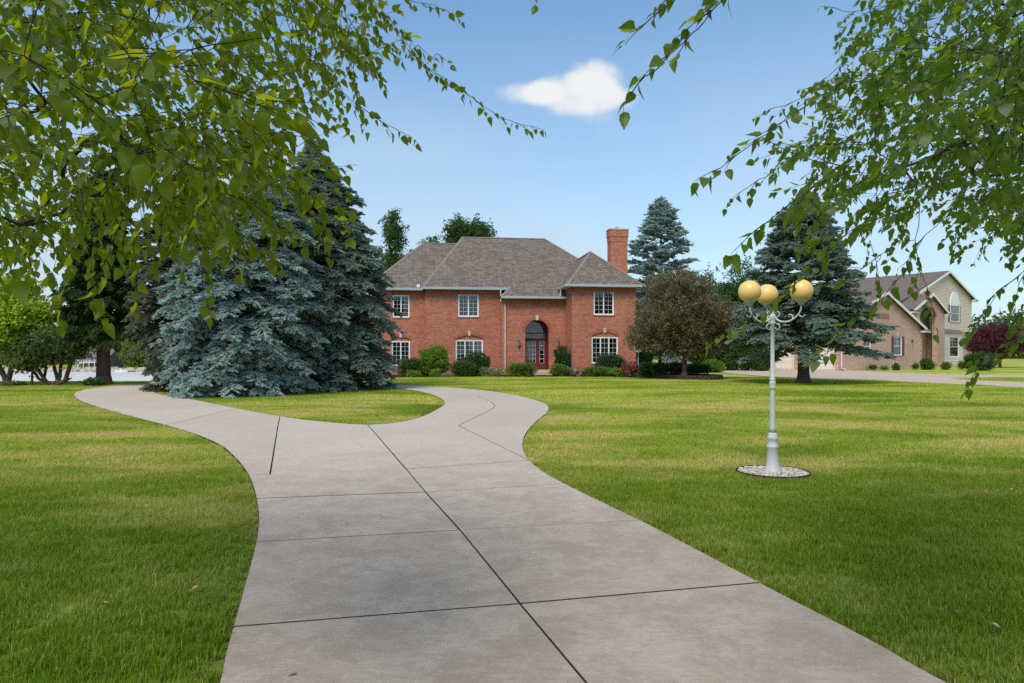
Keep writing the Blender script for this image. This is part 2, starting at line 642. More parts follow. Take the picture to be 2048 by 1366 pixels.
M['linden_leaf'] = leaf_mat('linden_leaf', (0.026, 0.062, 0.004), (0.072, 0.125, 0.008), 0.45, (0.34, 0.48, 0.012), 0.45, 1.4, (0.055, 0.075, 0.055), 0.3)
M['maple_leaf'] = leaf_mat('maple_leaf', (0.022, 0.062, 0.012), (0.055, 0.115, 0.022), 0.3, None, 0.5, 0.25)
M['lime_leaf'] = leaf_mat('bright_green_leaf', (0.140, 0.230, 0.010), (0.320, 0.410, 0.030), 0.35, None, 0.5, 0.6)
M['olive_leaf'] = leaf_mat('olive_leaf', (0.055, 0.095, 0.020), (0.130, 0.175, 0.050), 0.3, None, 0.5, 0.6)
M['crab_leaf'] = leaf_mat('crabapple_leaf', (0.110, 0.068, 0.046), (0.200, 0.132, 0.090), 0.25, None, 0.55, 0.5, (0.15, 0.16, 0.07))
M['purple_leaf'] = leaf_mat('purple_maple_leaf', (0.060, 0.016, 0.024), (0.125, 0.034, 0.045), 0.25, (0.2, 0.04, 0.05), 0.5, 0.8)
M['yew'] = leaf_mat('clipped_yew', (0.026, 0.062, 0.008), (0.075, 0.125, 0.016), 0.2, None, 0.6, 2.5)
M['box_dark'] = leaf_mat('dark_boxwood', (0.018, 0.052, 0.014), (0.052, 0.105, 0.028), 0.2, None, 0.45, 2.0)
M['spirea'] = leaf_mat('yellow_green_leaf', (0.080, 0.170, 0.010), (0.170, 0.270, 0.020), 0.35, None, 0.5, 1.2)
M['juniper'] = leaf_mat('bright_juniper', (0.060, 0.130, 0.010), (0.130, 0.210, 0.020), 0.3, None, 0.55, 2.0)
M['pale_leaf'] = leaf_mat('pale_perennial_leaf', (0.10, 0.16, 0.06), (0.20, 0.26, 0.13), 0.3, None, 0.5, 3.0)
M['pink'] = leaf_mat('pink_petal', (0.62, 0.16, 0.20), (0.72, 0.42, 0.40), 0.3, (0.7, 0.3, 0.3), 0.6, 3)
M['red'] = leaf_mat('crimson_petal', (0.36, 0.02, 0.06), (0.55, 0.05, 0.12), 0.3, (0.6, 0.05, 0.1), 0.6, 3)
M['willow'] = leaf_mat('willow_leaf', (0.090, 0.140, 0.030), (0.170, 0.215, 0.055), 0.3, None, 0.6, 0.15)
M['far_leaf'] = leaf_mat('far_wood_leaf', (0.040, 0.085, 0.026), (0.095, 0.145, 0.045), 0.25, None, 0.6, 0.08)
M['core'] = paint('dark_core', (0.014, 0.018, 0.008), 0.95, 0.3, 6, 0.05)

# ------------------------------------------------------------------ scattering of leaf-sized pieces
_SG = {}


def proto(name, V, Q, mat, smooth=False):
    return bpy.data.objects.new(name, np_mesh(name, V, Q, mat, smooth))      # not linked: only a source of geometry


def scatter_group(protos):
    key = tuple(p.name for p in protos)
    if key in _SG:
        return _SG[key]
    ng = bpy.data.node_groups.new('scatter_' + protos[0].name, 'GeometryNodeTree')
    ng.interface.new_socket('Geometry', in_out='INPUT', socket_type='NodeSocketGeometry')
    ng.interface.new_socket('Geometry', in_out='OUTPUT', socket_type='NodeSocketGeometry')
    nd, lk = ng.nodes, ng.links
    gi, go = nd.new('NodeGroupInput'), nd.new('NodeGroupOutput')
    ip = nd.new('GeometryNodeInstanceOnPoints')
    lk.new(gi.outputs[0], ip.inputs['Points'])
    jn = nd.new('GeometryNodeJoinGeometry')
    for p in reversed(protos):          # a multi-input socket lists its links last to first
        oi = nd.new('GeometryNodeObjectInfo')
        oi.inputs['Object'].default_value = p
        oi.inputs['As Instance'].default_value = False
        g2 = nd.new('GeometryNodeGeometryToInstance')
        lk.new(oi.outputs['Geometry'], g2.inputs[0])
        lk.new(g2.outputs[0], jn.inputs[0])
    lk.new(jn.outputs[0], ip.inputs['Instance'])
    ip.inputs['Pick Instance'].default_value = True
    for nm, dt, sock in (('rot', 'FLOAT_VECTOR', 'Rotation'), ('scl', 'FLOAT', 'Scale'), ('idx', 'INT', 'Instance Index')):
        na = nd.new('GeometryNodeInputNamedAttribute')
        na.data_type = dt
        na.inputs['Name'].default_value = nm
        lk.new(na.outputs['Attribute'], ip.inputs[sock])
    lk.new(ip.outputs[0], go.inputs[0])
    _SG[key] = ng
    return ng


def scatter(name, P, E, S, protos, parent=None, idx=None, kind='stuff'):
    P = np.asarray(P, dtype=np.float32).reshape(-1, 3)
    n = len(P)
    me = bpy.data.meshes.new(name)
    me.vertices.add(n)
    me.vertices.foreach_set('co', P.ravel())
    a = me.attributes.new('rot', 'FLOAT_VECTOR', 'POINT')
    a.data.foreach_set('vector', np.asarray(E, dtype=np.float32).ravel())
    a = me.attributes.new('scl', 'FLOAT', 'POINT')
    a.data.foreach_set('value', np.asarray(S, dtype=np.float32).ravel())
    a = me.attributes.new('idx', 'INT', 'POINT')
    if idx is None:
        idx = RNG.integers(0, len(protos), n)
    a.data.foreach_set('value', np.asarray(idx, dtype=np.int32))
    o = link(name, me, parent)
    md = o.modifiers.new('scatter', 'NODES')
    md.node_group = scatter_group(protos)
    if kind:
        o['kind'] = kind
    return o


def dir_euler(D, roll):
    """euler that turns +X to D (n,3) with a roll about it"""
    D = D / np.linalg.norm(D, axis=1, keepdims=True)
    return np.stack([roll, -np.arcsin(np.clip(D[:, 2], -1, 1)), np.arctan2(D[:, 1], D[:, 0])], 1)


def leaf_cluster(name, mat, n, size, spread, seed, aspect=0.62, flat=0.0):
    """a loose handful of pointed leaves (two folded halves each)"""
    r = np.random.default_rng(seed)
    V, Q = [], []
    for i in range(n):
        c = r.normal(0, 1, 3)
        c = c / np.linalg.norm(c) * spread * r.random() ** 0.5
        a = r.normal(0, 1, 3)
        a[2] *= (1 - flat)
        a /= np.linalg.norm(a)
        b = np.cross(a, r.normal(0, 1, 3) * (1 - flat) + np.array([0, 0, flat]))
        b /= np.linalg.norm(b)
        nn = np.cross(a, b)
        L = size * r.uniform(0.7, 1.3)
        W = L * aspect * 0.5
        k = len(V)
        V += [c, c + a * L * .45 + b * W + nn * W * .35, c + a * L, c + a * L * .45 - b * W + nn * W * .35]
        Q += [(k, k + 1, k + 2), (k, k + 2, k + 3)]
    return proto(name, np.array(V), np.array(Q), mat)


def spruce_spray(name, mat, seed, n_side=5, droop=0.10, L=1.0):
    """a flat spruce spray of unit length along +X: stubby side shoots, each a fuzzy cross of needle blades"""
    r = np.random.default_rng(seed)
    V, Q = [], []

    def shoot(p, d, ln, w):
        d = d / np.linalg.norm(d)
        s = np.cross(d, (0, 0, 1.0))
        s /= np.linalg.norm(s)
        u = np.cross(s, d)
        for a in (0.35, 1.75):
            n_ = s * math.cos(a) + u * math.sin(a)
            k = len(V)
            V.extend([p - n_ * w * .55, p + n_ * w * .55, p + d * ln * .65 + n_ * w, p + d * ln, p + d * ln * .65 - n_ * w])
            Q.extend([(k, k + 1, k + 2), (k, k + 2, k + 4), (k + 4, k + 2, k + 3)])
        for j in range(3):                                   # needles that stick out
            q = p + d * ln * r.uniform(.3, 1.0)
            e = s * r.uniform(-1, 1) + u * r.uniform(-.2, 1.2) + d * .7
            e = e / np.linalg.norm(e) * w * 2.0
            k = len(V)
            t = np.cross(e, d)
            t = t / (np.linalg.norm(t) + 1e-9) * w * .4
            V.extend([q - t, q + t, q + e])
            Q.append((k, k + 1, k + 2))

    for i in range(n_side):
        x = .08 + (i + .3) / n_side * 0.8
        p = np.array([x, 0, -droop * x * x])
        for sg in (-1, 1):
            ang = R(r.uniform(35, 60)) * sg
            ln = (0.46 * (1 - 0.45 * x)) * r.uniform(.75, 1.15)
            shoot(p, np.array([math.cos(ang), math.sin(ang), r.uniform(-.10, .30)]), ln, 0.062)
    shoot(np.array([0.0, 0, 0]), np.array([1, 0, -droop]), 0.6, 0.05)
    shoot(np.array([0.5, 0, -droop * .3]), np.array([1, 0, .05]), 0.5, 0.065)
    return proto(name, np.array(V) * L, np.array(Q), mat)


# ------------------------------------------------------------------ curves on the ground
def catmull(P, n=8, closed=False):
    """centripetal Catmull-Rom"""
    P = [np.array(p, dtype=float) for p in P]
    m = len(P)
    out = []
    for i in range(m if closed else m - 1):
        p1, p2 = P[i], P[(i + 1) % m]
        p0 = P[(i - 1) % m] if closed or i > 0 else p1 - (p2 - p1)
        p3 = P[(i + 2) % m] if closed or i + 2 < m else p2 + (p2 - p1)
        t0 = 0.0
        t1 = t0 + max(np.linalg.norm(p1 - p0), 1e-6) ** .5
        t2 = t1 + max(np.linalg.norm(p2 - p1), 1e-6) ** .5
        t3 = t2 + max(np.linalg.norm(p3 - p2), 1e-6) ** .5
        for k in range(n):
            t = t1 + (t2 - t1) * k / n
            a1 = (t1 - t) / (t1 - t0) * p0 + (t - t0) / (t1 - t0) * p1
            a2 = (t2 - t) / (t2 - t1) * p1 + (t - t1) / (t2 - t1) * p2
            a3 = (t3 - t) / (t3 - t2) * p2 + (t - t2) / (t3 - t2) * p3
            b1 = (t2 - t) / (t2 - t0) * a1 + (t - t0) / (t2 - t0) * a2
            b2 = (t3 - t) / (t3 - t1) * a2 + (t - t1) / (t3 - t1) * a3
            out.append((t2 - t) / (t2 - t1) * b1 + (t - t1) / (t2 - t1) * b2)
    if not closed:
        out.append(P[-1])
    return np.array(out)


def inside(poly, X, Y):
    poly = np.asarray(poly)
    res = np.zeros(X.shape, bool)
    n = len(poly)
    j = n - 1
    for i in range(n):
        xi, yi = poly[i]
        xj, yj = poly[j]
        if yi != yj:
            c = ((yi > Y) != (yj > Y)) & (X < (xj - xi) * (Y - yi) / (yj - yi) + xi)
            res ^= c
        j = i
    return res


def edge_dist(poly, X, Y, closed=True):
    poly = np.asarray(poly)
    d = np.full(X.shape, 1e9)
    n = len(poly)
    for i in range(n if closed else n - 1):
        a, b = poly[i], poly[(i + 1) % n]
        ab = b - a
        L2 = ab @ ab + 1e-12
        t = np.clip(((X - a[0]) * ab[0] + (Y - a[1]) * ab[1]) / L2, 0, 1)
        d = np.minimum(d, np.hypot(X - a[0] - t * ab[0], Y - a[1] - t * ab[1]))
    return d


def sstep(a, b, x):
    t = np.clip((x - a) / (b - a), 0, 1)
    return t * t * (3 - 2 * t)


WATER_Z = -4.0


def terrain(X, Y):
    X, Y = np.asarray(X, float), np.asarray(Y, float)
    lake = sstep(36.5, 58, Y) * sstep(-13, -24, X) * (1 - sstep(203, 209, Y))
    z = -0.03 - 7.0 * lake
    far = sstep(195, 209, Y) * sstep(0, -24, X)
    z = np.where(Y > 200, z * (1 - far) + far * (-3.4 + 3.3 * sstep(215, 290, Y)), z)
    return z


# ------------------------------------------------------------------ ground, lake
def axis(parts):
    out = []
    for a, b, s in parts:
        out += list(np.arange(a, b, s))
    out.append(parts[-1][1])
    return np.array(out)


gxs = axis([(-2500, -300, 200), (-300, -60, 12), (-60, 0, 2), (0, 60, 6), (60, 300, 40), (300, 2500, 200)])
gys = axis([(-60, 30, 6), (30, 66, 1.5), (66, 190, 12), (190, 220, 1.5), (220, 300, 8), (300, 3000, 180)])
GX, GY = np.meshgrid(gxs, gys)
GZ = terrain(GX, GY)
nx, ny = len(gxs), len(gys)
ii = (np.arange(ny - 1)[:, None] * nx + np.arange(nx - 1)[None, :]).ravel()
gq = np.stack([ii, ii + 1, ii + nx + 1, ii + nx], 1)
ground = link('lawn', np_mesh('lawn', np.stack([GX, GY, GZ], 2).reshape(-1, 3), gq, M['lawn'], True))
tag(ground, 'wide green lawn with dry straw patches around the driveway', 'lawn', kind='structure')

wt = NT('lake_water')
wt.base((0.62, 0.60, 0.57), 0.30, 0.5)  # bright sky reflection put into the pale base colour
wt.b.inputs['IOR'].default_value = 1.33
wmp = wt.n('Mapping')
wmp.inputs['Scale'].default_value = (0.5, 1.6, 1)
wt.l(wt.pos(), wmp.inputs[0])
wt.bump(wt.noise(1.3, 4, 0.6, wmp.outputs[0]), 0.8, 0.25)
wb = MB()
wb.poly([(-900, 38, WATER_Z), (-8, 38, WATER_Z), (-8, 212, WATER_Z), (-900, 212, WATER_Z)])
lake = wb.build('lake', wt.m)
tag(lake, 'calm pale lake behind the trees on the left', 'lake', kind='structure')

# ------------------------------------------------------------------ driveway: outline traced on the level ground
dirn = np.array([0.285, -1.0])
left_px = [(437, 1366), (449, 1310), (465, 1253), (490, 1165), (511, 1084), (516, 1035), (512, 997), (497, 951), (470, 915),
           (440, 890), (390, 868), (330, 850), (260, 832), (200, 815), (162, 802), (148, 791), (158, 782), (200, 774.5), (262, 770), (320, 768)]
right_px = [(1895, 1364), (1757, 1287), (1520, 1165), (1280, 1040), (1130, 967), (1080, 938), (1054, 914), (1046, 890), (1052, 867),
            (1072, 843), (1094, 825), (1098, 815), (1086, 805), (1040, 792), (980, 782), (900, 774.5), (820, 770.5), (780, 769)]
isl_px = [(735, 849), (790, 845.5), (840, 834), (876, 817), (889, 806), (872, 792), (830, 781), (780, 775.5)]
isl_px2 = [(334, 791), (380, 798), (450, 812), (560, 832.5), (650, 843.5)]
Lp = [np.array(gp(*p)) for p in left_px]
Rp = [np.array(gp(*p)) for p in right_px]
Lp = [Lp[0] + dirn * 16, Lp[0] + dirn * 8, Lp[0] + dirn * 3] + Lp
Rp = [Rp[0] + dirn * 16 + (1.0, 0), Rp[0] + dirn * 8 + (.8, 0), Rp[0] + dirn * 3 + (.45, 0)] + Rp
Lc, Rc = catmull(Lp, 14), catmull(Rp, 14)
back_outer = catmull([Lc[-1], (-13.5, 35.2), (-9.5, 35.4), Rc[-1]], 8)
isl_pts = [np.array(gp(*p)) for p in isl_px] + [np.array(q, float) for q in
           ((-6.6, 31.2), (-9.5, 32.2), (-12.6, 31.6), (-14.2, 29.2), (-13.9, 26.6))] + [np.array(gp(*p)) for p in isl_px2]
Ic = catmull(isl_pts, 8, True)
OUT = np.concatenate([Lc, back_outer[1:-1], Rc[::-1]])


def sub(curve, a, b, closed=False):
    """points of a curve from the spot nearest a to the spot nearest b (ground points)"""
    ia = int(np.argmin(((curve - a) ** 2).sum(1)))
    ib = int(np.argmin(((curve - b) ** 2).sum(1)))
    n = len(curve)
    if not closed:
        return list(curve[ia:ib + 1]) if ia <= ib else list(curve[ib:ia + 1][::-1])
    fw = (ib - ia) % n
    if fw <= n - fw:
        return [curve[(ia + k) % n] for k in range(fw + 1)]
    return [curve[(ia - k) % n] for k in range(n - fw + 1)]


def G(px, py):
    return np.array(gp(px, py))


T = [[G(465, 1253), G(1040, 1207), G(1520, 1165)], [G(511, 1084), G(920, 1060), G(1280, 1040)],
     [G(512, 997), G(851, 984), G(1130, 967)], [G(497, 951), G(812, 937.5), G(1054, 921)]]
st = [T[0][k] - T[1][k] for k in range(3)]
for _ in range(8):
    nl = T[0][1] + np.array([0.50, -1.69])
    off = nl - T[0][1]
    lft = T[0][0] + off
    rgt = T[0][2] + off
    T.insert(0, [lft, nl, rgt])


def near(curve, p):
    return curve[int(np.argmin(((curve - p) ** 2).sum(1)))]


cells = []
for a, b in zip(T[:-1], T[1:]):
    cells.append(sub(Lc, a[0], b[0]) + [b[1], a[1]])
    cells.append([a[1], b[1]] + sub(Rc, b[2], a[2]))
t4 = T[-1]
J1a, J1b = t4[0] + (t4[1] - t4[0]) * .13, G(555, 857)
I562, I735, I470, I872, I780 = G(560, 832.5), G(735, 849), G(470, 816), G(872, 792), G(780, 775.5)
J2 = [G(917, 851), G(962, 829), G(984, 818), G(990, 811), G(982, 803), G(955, 793)]
cells.append(sub(Lc, t4[0], G(330, 850)) + sub(Ic, I470, I562, True) + [J1b, J1a])
cells.append([J1a, J1b] + sub(Ic, I562, I735, True) + [t4[1]])
cells.append([t4[1]] + sub(Ic, I735, I872, True) + J2[::-1] + [near(Rc, t4[2])])
cells.append(J2 + sub(Rc, G(1000, 785), t4[2]))
cells.append(sub(Ic, I872, I780, True) + sub(Rc, G(790, 769.3), G(1000, 785)) + [J2[-1]])
cells.append(sub(Lc, G(330, 850), G(320, 768)) + sub(Ic, np.array([-14.2, 29.2]), I470, True))
cells.append(list(back_outer) + sub(Ic, I780, np.array([-14.2, 29.2]), True))


def shrink(poly, d):
    P = [np.array(p) for p in poly]
    P = [p for i, p in enumerate(P) if np.hypot(*(p - P[i - 1])) > 1e-3]
    A = sum(P[i - 1][0] * P[i][1] - P[i][0] * P[i - 1][1] for i in range(len(P)))
    if A < 0:
        P = P[::-1]
    out = []
    for i, p in enumerate(P):
        a, b = P[i - 1], P[(i + 1) % len(P)]
        e1, e2 = (p - a) / np.hypot(*(p - a)), (b - p) / np.hypot(*(b - p))
        n1, n2 = np.array([-e1[1], e1[0]]), np.array([-e2[1], e2[0]])
        nn = n1 + n2
        L = np.hypot(*nn)
        if L < 1e-3:
            nn, L = n1, 1
        nn = nn / L
        out.append(p + nn * min(d / max(nn @ n1, .35), 3 * d))
    return out


db = MB()
tri = tessellate_polygon([[Vector((p[0], p[1], 0)) for p in OUT], [Vector((p[0], p[1], 0)) for p in Ic]])
allp = list(OUT) + list(Ic)
db.v = [(p[0], p[1], -0.022) for p in allp]
for t_ in tri:
    a, b, c = (np.array(allp[i]) for i in t_)
    if (b[0] - a[0]) * (c[1] - a[1]) - (b[1] - a[1]) * (c[0] - a[0]) < 0:
        t_ = (t_[0], t_[2], t_[1])
    db.f.append(tuple(t_))
drive = db.build('driveway', M['joint'])
tag(drive, 'curving pale concrete driveway that loops round the spruce island', 'driveway', kind='structure')
for k, c in enumerate(cells):
    Yc = np.mean([p[1] for p in c])
    P = shrink(c, 0.0036 if Yc < 6 else (0.0055 if Yc < 11 else 0.007))
    h = random.uniform(-0.002, 0.002)
    mb = MB()
    n = len(P)
    ch = 0.003
    Pi = shrink(P, ch)
    if len(Pi) != n:
        Pi = P
    mb.v = [(p[0], p[1], -0.03) for p in P] + [(p[0], p[1], h - ch) for p in P] + [(p[0], p[1], h) for p in Pi]
    for q in range(2):
        for i in range(n):
            j = (i + 1) % n
            mb.f.append((q * n + i, q * n + j, q * n + n + j, q * n + n + i))
    tt = tessellate_polygon([[Vector((p[0], p[1], 0)) for p in Pi]])
    for t_ in tt:
        a, b, cc = (np.array(Pi[i]) for i in t_)
        if (b[0] - a[0]) * (cc[1] - a[1]) - (b[1] - a[1]) * (cc[0] - a[0]) < 0:
            t_ = (t_[0], t_[2], t_[1])
        mb.f.append(tuple(2 * n + i for i in t_))
    so_ = mb.build('slab', M['concrete'], drive)
    so_.data.materials.append(M['joint'])                  # dirt-blackened edges of the slab
    for i_ in range(2 * n):
        so_.data.polygons[i_].material_index = 1

# neighbour's driveway across the lawn
nd_px = [(1440, 744), (1480, 737), (1560, 736), (1690, 740.2), (1722, 742), (1800, 745.5), (1890, 749), (2060, 751.5), (2400, 753), (2400, 777),
         (2060, 775.5), (1950, 769.5), (1850, 765.5), (1745, 760), (1640, 757.5), (1540, 753), (1480, 748.5)]
ND = catmull([np.array(gp(*p)) for p in nd_px], 5, True)
isl2 = catmull([np.array(gp(*p)) for p in ((1905, 757), (1960, 754.5), (2100, 754.5), (2380, 756), (2380, 768), (2100, 766), (2000, 762.5))], 5, True)
mb = MB()
tri = tessellate_polygon([[Vector((p[0], p[1], 0)) for p in ND], [Vector((p[0], p[1], 0)) for p in isl2]])
allp = list(ND) + list(isl2)
mb.v = [(p[0], p[1], 0.0) for p in allp]
for t_ in tri:
    a, b, c = (np.array(allp[i]) for i in t_)
    if (b[0] - a[0]) * (c[1] - a[1]) - (b[1] - a[1]) * (c[0] - a[0]) < 0:
        t_ = (t_[0], t_[2], t_[1])
    mb.f.append(tuple(t_))
nd_o = mb.build('neighbour_driveway', M['concrete2'])
tag(nd_o, 'pale concrete driveway in front of the tan brick house', 'driveway', kind='structure')

# mulch bed along the brick house front
BED = catmull([np.array(p, float) for p in ((-12.5, 43.5), (-9.0, 42.6), (-5.5, 43.0), (-2.5, 44.2), (0.5, 44.7), (1.6, 44.4), (2.2, 44.3), (4.0, 43.8), (6.5, 43.6), (8.6, 42.9),
               (9.8, 43.5), (9.5, 48), (3, 52), (-12, 52), (-14, 47))], 5, True)
mb = MB()
mb.poly([(p[0], p[1], -0.012) for p in BED])
tag(mb.build('mulch_bed', M['mulch']), 'dark mulch bed along the foot of the red brick house', 'flower bed', kind='structure')
# raised bed under the crabapple
RING = catmull([np.array(p, float) for p in ((8.0, 43.9), (8.6, 42.4), (9.15, 40.6), (10.2, 39.1), (11.2, 38.75), (12.05, 39.5), (12.4, 41.2), (11.4, 43.2), (9.8, 44.3))], 6, True)
LAMP = np.array(gp(1545, 945))
lamp_ring = np.array([LAMP + 0.43 * np.array([math.cos(a), math.sin(a)]) for a in np.linspace(0, 2 * math.pi, 40, endpoint=False)])


# ------------------------------------------------------------------ grass (real blades, as far as the lawn is seen)
def grass_patch(name, half, nb, hmin, hmax, w, seed):
    r = np.random.default_rng(seed)
    V, Q = [], []
    for i in range(nb):
        x, y = r.uniform(-half, half, 2)
        if half < 0.06:
            while x * x + y * y > half * half:
                x, y = r.uniform(-half, half, 2)
        a = r.uniform(0, 2 * math.pi)
        h = r.uniform(hmin, hmax)
        lean = abs(r.normal(0, .5)) * h
        d = np.array([math.cos(a), math.sin(a), 0])
        s = np.array([-d[1], d[0], 0]) * w * r.uniform(.7, 1.3) * .5
        p = np.array([x, y, 0])
        k = len(V)
        V += [p - s, p + s, p + d * lean * .35 + s * .8 + (0, 0, h * .6), p + d * lean * .35 - s * .8 + (0, 0, h * .6), p + d * lean + (0, 0, h * .92)]
        Q += [(k, k + 1, k + 2), (k, k + 2, k + 3), (k + 3, k + 2, k + 4)]
    return proto(name, np.array(V), np.array(Q), M['grass'])


g_near = [grass_patch('grass_near', .13, 260, .028, .060, .0042, s) for s in range(5)]
g_mid = [grass_patch('grass_mid', .21, 300, .035, .070, .0062, 20 + s) for s in range(4)]
g_far = [grass_patch('grass_far', .42, 300, .035, .065, .014, 40 + s) for s in range(4)]
g_tuft = [grass_patch('grass_tuft', .035, 24, .028, .066, .0042, 60 + s) for s in range(4)]


def lawn_mask(X, Y, pad):
    dr = (inside(OUT, X, Y) & ~inside(Ic, X, Y))
    d = np.minimum(edge_dist(OUT, X, Y), edge_dist(Ic, X, Y))
    ok = ~dr & (d > pad)
    dn = inside(ND, X, Y) & ~inside(isl2, X, Y)
    ok &= ~dn & ~inside(BED, X, Y) & ~inside(RING, X, Y)
    ok &= edge_dist(np.array([LAMP]), X, Y, False) > 0.43 + pad
    return ok


def jgrid(y0, y1, s, k=0.78, m=2.2):
    ys = np.arange(y0, y1, s)
    xs = np.arange(-(k * y1 + m), k * y1 + m, s)
    X, Y = np.meshgrid(xs, ys)
    X = X + RNG.uniform(-s / 2, s / 2, X.shape)
    Y = Y + RNG.uniform(-s / 2, s / 2, Y.shape)
    keep = np.abs(X) < k * Y + m
    return X[keep], Y[keep]


PP, EE, SS, II = [], [], [], []
for (y0, y1, s, pad, base, n_) in ((0.6, 9, .175, .125, 0, 5), (9, 20, .28, .20, 5, 4), (20, 44, .55, .36, 9, 4)):
    X, Y = jgrid(y0, y1, s)
    ok = lawn_mask(X, Y, pad)
    X, Y = X[ok], Y[ok]
    PP.append(np.stack([X, Y, terrain(X, Y)], 1))
    EE.append(np.stack([np.zeros(len(X)), np.zeros(len(X)), RNG.uniform(0, 6.28, len(X))], 1))
    SS.append(RNG.uniform(.85, 1.15, len(X)))
    II.append(base + RNG.integers(0, n_, len(X)))
# trimmed edge along the concrete and the pebble ring
ex, ey = [], []
for poly, closed in ((OUT, True), (Ic, True), (lamp_ring, True)):
    n = len(poly)
    for i in range(n):
        a, b = poly[i], poly[(i + 1) % n]
        L = np.hypot(*(b - a))
        if max(a[1], b[1]) < 0.5 or min(a[1], b[1]) > 34:
            continue
        ym = (a[1] + b[1]) / 2
        step = .0045 if ym < 9 else (.008 if ym < 20 else .02)
        k = max(1, int(L / step))
        t = RNG.random(k)
        nrm = np.array([-(b - a)[1], (b - a)[0]]) / (L + 1e-9)
        o = RNG.uniform(-.26, .26, k)
        ex += list(a[0] + (b - a)[0] * t + nrm[0] * o)
        ey += list(a[1] + (b - a)[1] * t + nrm[1] * o)
ex, ey = np.array(ex), np.array(ey)
ok = lawn_mask(ex, ey, .022) & (np.abs(ex) < .78 * ey + 2.2)
ex, ey = ex[ok], ey[ok]
PP.append(np.stack([ex, ey, terrain(ex, ey)], 1))
EE.append(np.stack([np.zeros(len(ex)), np.zeros(len(ex)), RNG.uniform(0, 6.28, len(ex))], 1))
SS.append(RNG.uniform(.8, 1.1, len(ex)))
II.append(13 + RNG.integers(0, 4, len(ex)))
gr = scatter('grass', np.concatenate(PP), np.concatenate(EE), np.concatenate(SS), g_near + g_mid + g_far + g_tuft, None, np.concatenate(II))
tag(gr, 'short mown green grass covering the lawn on both sides of the drive', 'grass')

# ------------------------------------------------------------------ building frames
class Frame:
    """local axes of a building: u along the facade, v away from the camera"""

    def __init__(self, X0, Y0, ang):
        self.o, self.c, self.s = (X0, Y0), math.cos(R(ang)), math.sin(R(ang))
        self.ang = R(ang)

    def Y(self, u, v):
        return self.o[1] + u * self.s + v * self.c

    def u(self, px, v):
        k = (px - CX) / F
        return (k * (self.o[1] + v * self.c) - self.o[0] + v * self.s) / (self.c - k * self.s)

    def v(self, px, u):
        k = (px - CX) / F
        return (self.o[0] + u * self.c - k * (self.o[1] + u * self.s)) / (k * self.c + self.s)

    def z(self, py, u, v):
        return EYE + (HY - py) * self.Y(u, v) / F


def arch_poly(u0, u1, z0, zs, rise, n=14):
    """opening outline: straight jambs from z0 to zs, then a circular arch of the given rise"""
    w = (u1 - u0) / 2
    if rise <= 0:
        return [(u0, z0), (u1, z0), (u1, zs), (u0, zs)]
    rad = (w * w + rise * rise) / (2 * rise)
    cz = zs + rise - rad
    a0 = math.acos(max(-1, min(1, w / rad)))
    if rise > rad:
        a0 = -a0
    pts = [(u0, z0), (u1, z0)]
    for i in range(n + 1):
        a = a0 + (math.pi - 2 * a0) * i / n
        pts.append(((u0 + u1) / 2 + rad * math.cos(a), cz + rad * math.sin(a)))
    return pts


def wall_face(mb, P0, P1, z0, z1, holes=(), top=None, reveal=0.12):
    """vertical wall from plan point P0 to P1 (outside is to the right of P0->P1 seen from above... i.e. towards -n), with real openings and reveals"""
    d = np.array(P1, float) - np.array(P0, float)
    L = np.hypot(*d)
    d /= L
    inn = np.array([-d[1], d[0]])          # into the building for walls walked left to right
    outer = top or [(0, z0), (L, z0), (L, z1), (0, z1)]
    loops = [outer] + [list(h) for h in holes]
    tri = tessellate_polygon([[Vector((a, b, 0)) for a, b in lp] for lp in loops])
    flat = [p for lp in loops for p in lp]
    b = len(mb.v)
    mb.v += [(P0[0] + d[0] * s, P0[1] + d[1] * s, z) for s, z in flat]
    for t_ in tri:
        (ax, az), (bx, bz), (cx, cz) = (flat[i] for i in t_)
        if (bx - ax) * (cz - az) - (bz - az) * (cx - ax) < 0:
            t_ = (t_[0], t_[2], t_[1])
        mb.f.append(tuple(b + i for i in t_))
    for h in holes:
        n = len(h)
        for i in range(n):
            (s0, q0), (s1, q1) = h[i], h[(i + 1) % n]
            A, B = (P0[0] + d[0] * s0, P0[1] + d[1] * s0), (P0[0] + d[0] * s1, P0[1] + d[1] * s1)
            mb.poly([(A[0], A[1], q0), (B[0], B[1], q1), (B[0] + inn[0] * reveal, B[1] + inn[1] * reveal, q1),
                     (A[0] + inn[0] * reveal, A[1] + inn[1] * reveal, q0)])


